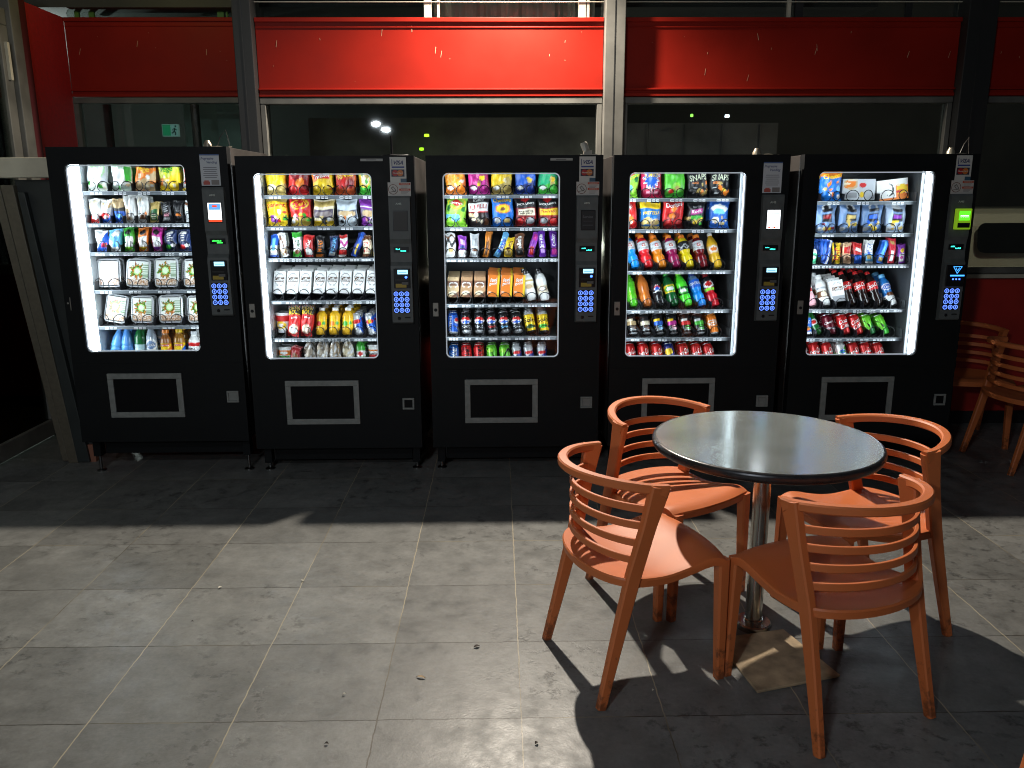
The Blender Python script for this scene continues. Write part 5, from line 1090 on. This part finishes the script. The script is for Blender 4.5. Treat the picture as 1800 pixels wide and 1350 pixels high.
# ------------------------------------------------------------------ building
YF = 1.5
M['red'] = mat('red_painted_steel', (.26, .0085, .002), .55, spec=.18, noise=.14, nscale=3, bump=.05, bscale=8)
M['redlow'] = mat('dark_red_wall', (.42, .02, .012), .5, noise=.2, nscale=4)
M['alu'] = mat('weathered_grey_aluminium', (.14, .135, .12), .55, .2, noise=.3, nscale=6)
M['alud'] = mat('dark_window_mullion', (.014, .014, .014), .5)
M['scratch'] = mat('bare_scratch', (.55, .35, .22), .6)
M['cream'] = mat('cream_paint', (.5, .46, .36), .5, noise=.12, nscale=8)
M['dark'] = mat('dark_room_wall', (.045, .045, .04), .7, noise=.35, nscale=2.5, bump=.1, bscale=20)
def post(label, x0, x1, y0=1.42, mt='alu', z1=3.7):
    mb = MB(); mb.box(x0, x1, y0, 1.62, 0, z1)
    o = mb.build('steel_post', M[mt], bevel=.004, seg=2); tag(o, label, 'post', 'steel posts of the facade')
    mb = MB(); mb.box(x0 + (x1 - x0) * .45, x0 + (x1 - x0) * .5, y0 - .002, y0 + .001, 0, z1 - .01); mb.build('cover_joint', M['alud'], o)
post('grey steel post between the two brightest red panels', .621, .747)
post('dark steel post between the left and middle red panels', -1.70, -1.585, mt='alud')
post('dark steel post at the right end of the long red panel', 2.905, 3.09, mt='alud')
def spandrel(label, x0, x1, seed, z0=2.212, z1=2.685):
    mb = MB(); mb.box(x0, x1, YF, YF + .08, z0, z1)
    mb.box(x0, x1, YF - .012, YF - .0005, z0, z0 + .022).box(x0, x1, YF - .020, YF - .0005, z0 + .038, z0 + .05)
    mb.box(x0, x1, YF - .016, YF - .0005, z1 - .026, z1).box(x0, x1, YF - .006, YF - .0005, z1 - .06, z1 - .052)
    o = mb.build('spandrel_panel', M['red'], bevel=.003, seg=2); tag(o, label, 'panel', 'red panels above the windows')
    rd = random.Random(seed); mb = MB()
    for _ in range(int((x1 - x0) * 6)):
        x = rd.uniform(x0 + .05, x1 - .05); z = rd.uniform(z0 + .08, z1 - .07); l = rd.choice([.004, .006, .012, .04]); w = rd.uniform(.0008, .0016); a = rd.uniform(-.3, .3)
        mb.add([(x - w, YF - .0012, z), (x + w, YF - .0012, z), (x + w + a * l, YF - .0012, z + l), (x - w + a * l, YF - .0012, z + l)], [(0, 1, 2, 3)])
    mb.build('scratches', M['scratch'], o)
YF = 2.17; spandrel('dull red panel in the left corner bay', -3.098, -1.72, 1, 2.289, 2.818); YF = 1.5
spandrel('bright red panel with scratches over the second and third machines', -1.583, .619, 2)
spandrel('long red panel fading into shadow over the two right machines', .749, 2.903, 3)
spandrel('dim red panel cut by the right frame edge', 3.092, 5.2, 4)
def window(label, x0, x1, z0=1.06, z1=2.208, mull=(), left=True, right=True):
    w = empty('window', (x0, YF, z0), 0, label, 'window', 'windows behind the vending machines')
    mb = MB(); W = x1 - x0; H = z1 - z0; t = .034
    mb.box(0, W, -.008, .06, H - .04, H).box(0, W, -.008, .06, 0, .04)
    mb.box(0, t, -.006, .058, .04, H - .04).box(W - t, W, -.006, .058, .04, H - .04)
    mb.build('frame', M['alu'], w, bevel=.003, seg=1)
    if mull:
        for q in mull:
            mb = MB(); mb.box(q, q + .03, 0, .05, .04, H - .04); mb.build('mullion', M['alud'], w)
    mb = MB(); mb.box(t, W - t, .028, .034, .04, H - .04); mb.build('pane', M['wglass'], w)
YF = 2.17; window('narrow window with a lit exit sign behind it, left bay', -3.095, -1.72, z1=2.285); YF = 1.5
window('wide dark window behind the second and third machines', -1.582, .618)
window('wide dark window behind the fourth and rightmost machines', .75, 2.902)
window('dark window at the right with a parked car behind it', 3.093, 5.2)
for x0, x1, l in ((-3.09, -1.72, 'dark red wall under the left window'), (-1.583, .619, 'dark red wall hidden behind the middle machines'), (.749, 2.903, 'dark red wall hidden behind the right machines'), (3.092, 5.2, 'dark red low wall behind the two dim chairs')):
    YF = 2.17 if x0 < -3 else 1.5
    mb = MB(); mb.box(x0, x1, YF + .01, YF + .12, 0, 1.03); o = mb.build('low_wall', M['redlow']); tag(o, l, 'wall', 'low walls of the facade')
    mb = MB(); mb.box(x0, x1, YF - .04, YF + .12, 1.031, 1.058); mb.build('sill', M['cream'], o, bevel=.003, seg=1)
    mb = MB(); mb.box(x0, x1, YF - .004, YF + .009, .0, .09); mb.build('skirting', M['alud'], o)
# clerestory strip above the red panels
for x0, x1, l, posts in ((-3.098, -1.72, 'dark high window over the left red panel', ((-3.03, .03, 'g'), (-2.93, .035, 'g'), (-2.03, .045, 'g'), (-1.97, .012, 'g'))),
                  (-1.583, .619, 'high window with pale curtain folds, above brightest red panel', ((-.517, .045, 'c'), (-.435, .014, 'c'), (.46, .045, 'c'), (.512, .016, 'c'))),
                  (.749, 2.903, 'dark high window over the long red panel', ((1.79, .022, 'c'), (1.84, .05, 'a'), (2.55, .04, 'a'))), (3.092, 5.2, 'dark high window at the right edge', ((3.6, .04, 'a'),))):
    YF = 2.17 if x0 < -3 else 1.5; ZW = 2.82 if x0 < -3 else 2.687
    w = empty('high_window', (x0, YF, ZW), 0, l, 'window', 'high windows above the red panels')
    W = x1 - x0
    mb = MB(); mb.box(0, W, .05, .056, .0, .9); mb.build('pane', M['wglass'], w)
    mb = MB(); mb.box(0, W, .012, .02, .092, .097); mb.build('tension_wire', M['cream'], w)
    for px_, wd, k in posts:
        mb = MB(); mb.box(px_ - x0, px_ - x0 + wd, .02, .045, .0, .9); mb.build('upright', M['gpost'] if k == 'g' and 'gpost' in M else (M['cream'] if k == 'c' else (M.setdefault('gpost', mat('green_lit_upright', (.12, .28, .03), .5)) if k == 'g' else M['alud'])), w)  # the green light on the left uprights is painted into their colour
    if 'curtain' in l:
        mb = MB(); vs = []; n = 90
        for i in range(n + 1):
            x = 1.05 + (W - 1.1) * i / n; y = .12 + .022 * math.sin(i * .62) + .012 * math.sin(i * 1.7 + 1) 
            vs += [(x, y, .0), (x + .03 * math.sin(i * .3), y, .9)]
        mb.add(vs, [(2 * i, 2 * i + 2, 2 * i + 3, 2 * i + 1) for i in range(n)], smooth=True)
        c = mb.build('curtain', mat('grey_sheer_curtain', (.8, .77, .68), .9, noise=.3, nscale=3)); c.location = (x0, YF, 2.687); tag(c, 'grey curtain with soft folds behind the high window', 'curtain')
# room behind the glass
mb = MB(); mb.box(-7, 9, 6.6, 6.7, 0, 6); o = mb.build('room_back_wall', M['dark']); tag(o, kind='structure')
mb = MB(); mb.box(-6, 2.6, 2.05, 6.5, 2.86, 2.95); o = mb.build('room_ceiling', M['dark']); tag(o, kind='structure')
mb = MB(); mb.box(-2.62, -2.10, 3.0, 3.06, 0, 2.8)
o = mb.build('partition', mat('pale_green_partition', (.22, .3, .28), .7, noise=.25, nscale=3)); tag(o, 'pale greenish partition behind the left window', 'partition')
mb = MB(); mb.box(-1.7, .85, 3.4, 3.5, 0, 2.25); o = mb.build('screen_wall', mat('grey_screen', (.15, .148, .135), .8, noise=.7, nscale=2.2, bump=.4, bscale=9)); tag(o, 'mottled grey screen standing behind the middle window', 'screen')
mb = MB(); mb.box(1.0, 2.4, 3.4, 3.5, 0, 2.2)
for q in range(4): mb.box(1.25 + q * .33, 1.256 + q * .33, 3.39, 3.3995, 0, 2.19)
o = mb.build('screen_wall', mat('dark_slate_screen', (.1, .1, .1), .8, noise=.5, nscale=3)); tag(o, 'dark panelled screen behind the right window', 'screen')
for x, w, l in ((-2.37, .05, 'dark mullion standing right beside the exit sign'), (-1.99, .03, 'thin dark upright right of the exit sign'), (-3.02, .04, 'thin dark upright left of the exit sign')):
    mb = MB(); mb.box(x, x + w, 2.45, 2.5, 0, 2.8); o = mb.build('upright', M['alud']); tag(o, l, 'upright')
# exit sign with running figure
ex = empty('exit_sign', (-2.645, 2.58, 2.045), 0, 'glowing green and white exit sign with a running figure', 'exit sign')
mb = MB(); mb.box(0, .124, .0, .03, 0, .09); mb.build('housing', mat('exit_rim', (.3, .35, .33), .4, emit=(.45, .9, .8), es=.15), ex)
mb = MB(); flat(mb, .005, .066, .005, .085, -.001, mi=0); flat(mb, .068, .12, .005, .085, -.001, mi=1)
y = -.002
def limb(p, w=.0045):
    for a, b_ in zip(p, p[1:]):
        d = Vector((b_[0] - a[0], 0, b_[1] - a[1])).normalized(); n_ = Vector((-d.z, 0, d.x)) * w
        A = Vector((a[0], y, a[1])); B = Vector((b_[0], y, b_[1])); mb.add([A - n_, B - n_, B + n_, A + n_], [(0, 1, 2, 3)], mi=2)
limb([(.1, .062), (.092, .038), (.104, .026), (.1, .01)]); limb([(.092, .038), (.082, .026), (.072, .024)]); limb([(.098, .056), (.11, .046), (.116, .05)], .003); limb([(.098, .056), (.086, .054), (.08, .044)], .003)
mb.add([(.105 + .007 * math.cos(k), y, .074 + .007 * math.sin(k)) for k in [2 * PI * i / 12 for i in range(12)]], [tuple(range(12))], mi=2)
mb.build('legend', [em('exit_green', (.01, .16, .07), 1), em('exit_white', (.35, .75, .68), .28), mat('exit_figure', (.0, .03, .02), .6)], ex, fixn=False)
def lampo(name, x, yy, z, rx, rz, c, s, label, shape='disc'):
    mb = MB(); n = 20
    mb.lathe([(.001, -.004), (rx, 0), (rx * .9, rz), (.001, rz + .002)], 24)
    o = mb.build(name, em(name + '_glow', c, s), loc=(x, yy, z)); tag(o, label, 'lamp')
    return o
def at(px, py, Y):
    d = fwd + r2 * ((px - 900) / FPX) - u2 * ((py - 675) / FPX); t = (Y - CAM.y) / d.y; return CAM + d * t
for px, py, Y, rx, c, s, lb, nm in ((750, 240, 3.2, .022, (.5, 1, .03), 3, 'upper green indicator lamp in the middle window', 'indicator_lamp'), (741, 264, 3.2, .02, (.45, 1, .02), 2.4, 'lower green indicator lamp in the middle window', 'indicator_lamp'),
        (1216, 205, 3.2, .012, (.3, 1, .1), 3, 'small green lamp in the right window', 'indicator_lamp'), (1278, 206, 3.2, .02, (.75, .85, 1), 6, 'small white lamp in the right window', 'indicator_lamp')):
    p = at(px, py, Y); lampo(nm, p.x, p.y, p.z, rx, .012 if nm == 'ceiling_lamp' else .02, c, s, lb)
# left side: red return, glazed wall
mb = MB(); mb.box(-3.16, -3.1, 1.63, 2.17, 0, 2.818); o = mb.build('return_wall', mat('deep_red_wall', (.6, .03, .04), .55, noise=.15)); tag(o, 'deep red return wall in the left corner', 'wall')
mb = MB(); mb.box(-3.16, -3.07, 1.52, 1.628, 0, 2.83); o = mb.build('return_wall', mat('maroon_wall', (.09, .008, .012), .6)); tag(o, 'narrow maroon strip of wall beside the glazed door', 'wall')
mb = MB(); mb.box(-1.72, -1.695, 1.62, 2.16, 0, 3.6); o = mb.build('return_wall', M['alud']); tag(o, 'dark narrow wall behind the left dark post', 'wall')
gd = empty('glazed_door', (-3.1, 1.5, 0), 0, 'grey framed glazed door along the left edge', 'door')
mb = MB(); mb.box(-.03, .05, -.09, .018, 0, 2.86); mb.build('jamb', M['alu'], gd, bevel=.006, seg=2)
mb = MB(); mb.box(-.03, .02, -.18, -.092, .13, 2.62).box(-.03, .02, -3.3, -.092, 2.621, 2.72).box(-.03, .02, -3.3, -.092, .02, .129).box(-.03, .02, -1.72, -1.64, .13, 2.62); mb.build('leaf_frame', M['alu'], gd, bevel=.004, seg=1)
mb = MB(); mb.box(-.008, 0, -1.64, -.18, .13, 2.62); mb.build('pane', M['wglass'], gd)
mb = MB(); mb.box(.021, .04, -.15, -.125, 2.3, 2.52); mb.build('handle', M['cream'], gd)
mb = MB(); mb.box(-5.5, -5.4, -8, 7, 0, 6); o = mb.build('side_wall', mat('grey_green_plaster', (.2, .23, .2), .8, noise=.3, nscale=2)); tag(o, kind='structure')
# folded shutter leaning beside the first machine
sh = empty('folding_shutter', (-2.7, .8, 0), 0, 'dark folded shutter with a cream head rail leaning beside the leftmost machine', 'shutter')
def slab(x0b, x1b, x0t, x1t, y0, y1, z0, z1, m_, nm, bev=.004):
    mb = MB(); mb.add([(x0b, y0, z0), (x1b, y0, z0), (x1b, y1, z0), (x0b, y1, z0), (x0t, y0, z1), (x1t, y0, z1), (x1t, y1, z1), (x0t, y1, z1)], [(0, 3, 2, 1), (4, 5, 6, 7), (0, 1, 5, 4), (1, 2, 6, 5), (2, 3, 7, 6), (3, 0, 4, 7)])
    mb.build(nm, m_, sh, bevel=bev, seg=2)
M['leaf'] = mat('shutter_leaf_grey', (.022, .027, .026), .5, noise=.3, nscale=6); M['edge2'] = mat('shutter_edge_trim', (.10, .085, .06), .5, noise=.2)
slab(.03, .19, -.13, .20, .02, .05, .05, 1.69, M['leaf'], 'leaf')
slab(-.01, .05, -.19, -.12, -.02, .03, .0, 1.66, M['edge2'], 'edge_trim')
slab(-.05, -.015, -.25, -.20, -.01, .03, .01, 1.66, M['edge2'], 'edge_trim')
slab(.045, .12, -.1, -.06, -.02, .018, .005, 1.62, M['leaf'], 'leaf')
mb = MB(); mb.box(-.6, .24, -.06, .08, 1.70, 1.81); mb.build('head_rail', M['cream'], sh, bevel=.006, seg=2)
mb = MB(); mb.box(.1, .15, .0, .04, .0, .11); mb.build('foot_block', mat('rusty_block', (.25, .1, .06), .7), sh)

# ------------------------------------------------------------------ parked car seen through the right window
car = empty('parked_car', (4.2, 3.5, 0), 0, 'pale parked car seen through the window at the right edge', 'car')
mb = MB()
sec = [(0, .35), (0, .86), (.05, .93), (.10, 1.30), (.16, 1.405), (.3, 1.45), (1.5, 1.45), (1.64, 1.405), (1.70, 1.30), (1.75, .93), (1.8, .86), (1.8, .35)]
prof = [(0, .0, .93), (.03, .02, 1.0), (.16, 0, 1.0), (4.0, 0, 1.0), (4.2, .05, .95)]
vs = []
for x, ins, s in prof:
    for y_, z in sec: vs.append((x, .9 + (y_ - .9) * (1 - ins), .35 + (z - .35) * s))
n = len(sec); fs = [(i * n + k, i * n + k + 1, (i + 1) * n + k + 1, (i + 1) * n + k) for i in range(4) for k in range(n - 1)] + [tuple(range(n)), tuple(range(4 * n, 5 * n))]
mb.add(vs, fs); mb.build('body', mat('cream_car_paint', (.42, .40, .33), .3, coat=.6), car, bevel=.02, seg=3)
for wx, ww in ((.16, 1.2), (1.5, 1.1), (2.75, 1.0)):
    pts = [(x + wx + ww / 2, z) for x, z in rrect(ww, .27, .07, 6)]
    mb = MB(); mb.add([(x, .052 + (z) * .14 - .02, 1.19 + z) for x, z in pts], [tuple(range(len(pts)))]); mb.build('side_window', mat('tinted_glass', (.008, .009, .01), .06), car)
for wx in (.9, 3.3):
    mb = MB(); mb.lathe([(.001, -.02), (.2, -.02), (.31, -.01), (.33, .05), (.33, .2)], 28, c=(wx, 0, .33), axis='y'); mb.build('wheel', M['black'], car)
mb = MB(); mb.box(.01, .06, -.02, .0, .62, .72); mb.build('tail_lamp', mat('amber_lens', (.5, .12, .02), .2), car)

# ------------------------------------------------------------------ light
def area(name, loc, aim, size, e, col, shape='DISK', sy=None):
    l = bpy.data.lights.new(name, 'AREA'); l.shape = shape; l.size = size; l.energy = e; l.color = col
    if sy: l.size_y = sy
    o = bpy.data.objects.new(name, l); COL.objects.link(o); o.location = loc
    o.rotation_euler = (Vector(aim) - Vector(loc)).to_track_quat('-Z', 'Y').to_euler(); return o
lp = bpy.data.lights.new('facade_floodlight', 'SPOT'); lp.energy = 840; lp.color = (1, .9, .76); lp.shadow_soft_size = .035; lp.spot_size = R_(171); lp.spot_blend = .62
lo = bpy.data.objects.new('facade_floodlight', lp); COL.objects.link(lo); lo.location = (.07, 1.19, 3.3)
lo.rotation_euler = Vector((-.27, -2.7, -3.3)).to_track_quat('-Z', 'Y').to_euler()
for px, py in ((661, 218), (678, 228)):
    p = at(px, py, 3.06 + 6.0); area('canopy_and_fill_light', (p.x, -6.0, p.z), (0, .5, .6), .12, 21, (.86, .93, 1), 'ELLIPSE', .05)
area('canopy_and_fill_light', (-1.0, -4.6, 3.3), (-2.2, .4, .4), .3, 27, (.88, .95, 1))  # added unseen fill that brightens the left edge and floor
gl = bpy.data.lights.new('green_sign_lamp', 'POINT'); gl.energy = 5; gl.color = (.9, .75, .12); gl.shadow_soft_size = .1
go = bpy.data.objects.new('green_sign_lamp', gl); COL.objects.link(go); go.location = (-2.3, 1.25, 3.15)
for nm, lc, en, cl in (('room_fill', (.35, 2.5, 1.2), 15, (1, .95, .8)), ('room_fill', (-4.3, 4.2, 2.2), 75, (.8, .95, .9)), ('room_fill', (-2.5, 2.7, 1.2), 3.5, (.6, 1, .9)), ('room_fill', (4.5, 2.1, 2.78), 60, (1, .9, .68)), ('room_fill', (1.7, 2.6, 1.2), 5, (.9, .95, 1))):  # added unseen fill points to brighten the room, side wall and car
    l = bpy.data.lights.new(nm, 'POINT'); l.energy = en; l.color = cl; l.shadow_soft_size = .03
    o = bpy.data.objects.new(nm, l); COL.objects.link(o); o.location = lc
w = bpy.data.worlds.new('World'); SC.world = w; w.use_nodes = True
nt = w.node_tree; bg = nt.nodes['Background']
bg.inputs[0].default_value = (.8, .9, 1, 1); bg.inputs[1].default_value = .026   # moonless night sky over town
SC.view_settings.view_transform = 'Standard'; SC.view_settings.look = 'None'; SC.view_settings.exposure = 0
SC.cycles.use_denoising = True
SC.cycles.pixel_filter_type = 'BLACKMAN_HARRIS'; SC.cycles.filter_width = 1.05
SC.cycles.max_bounces = 8; SC.cycles.transparent_max_bounces = 12
SC.cycles.sample_clamp_indirect = 6
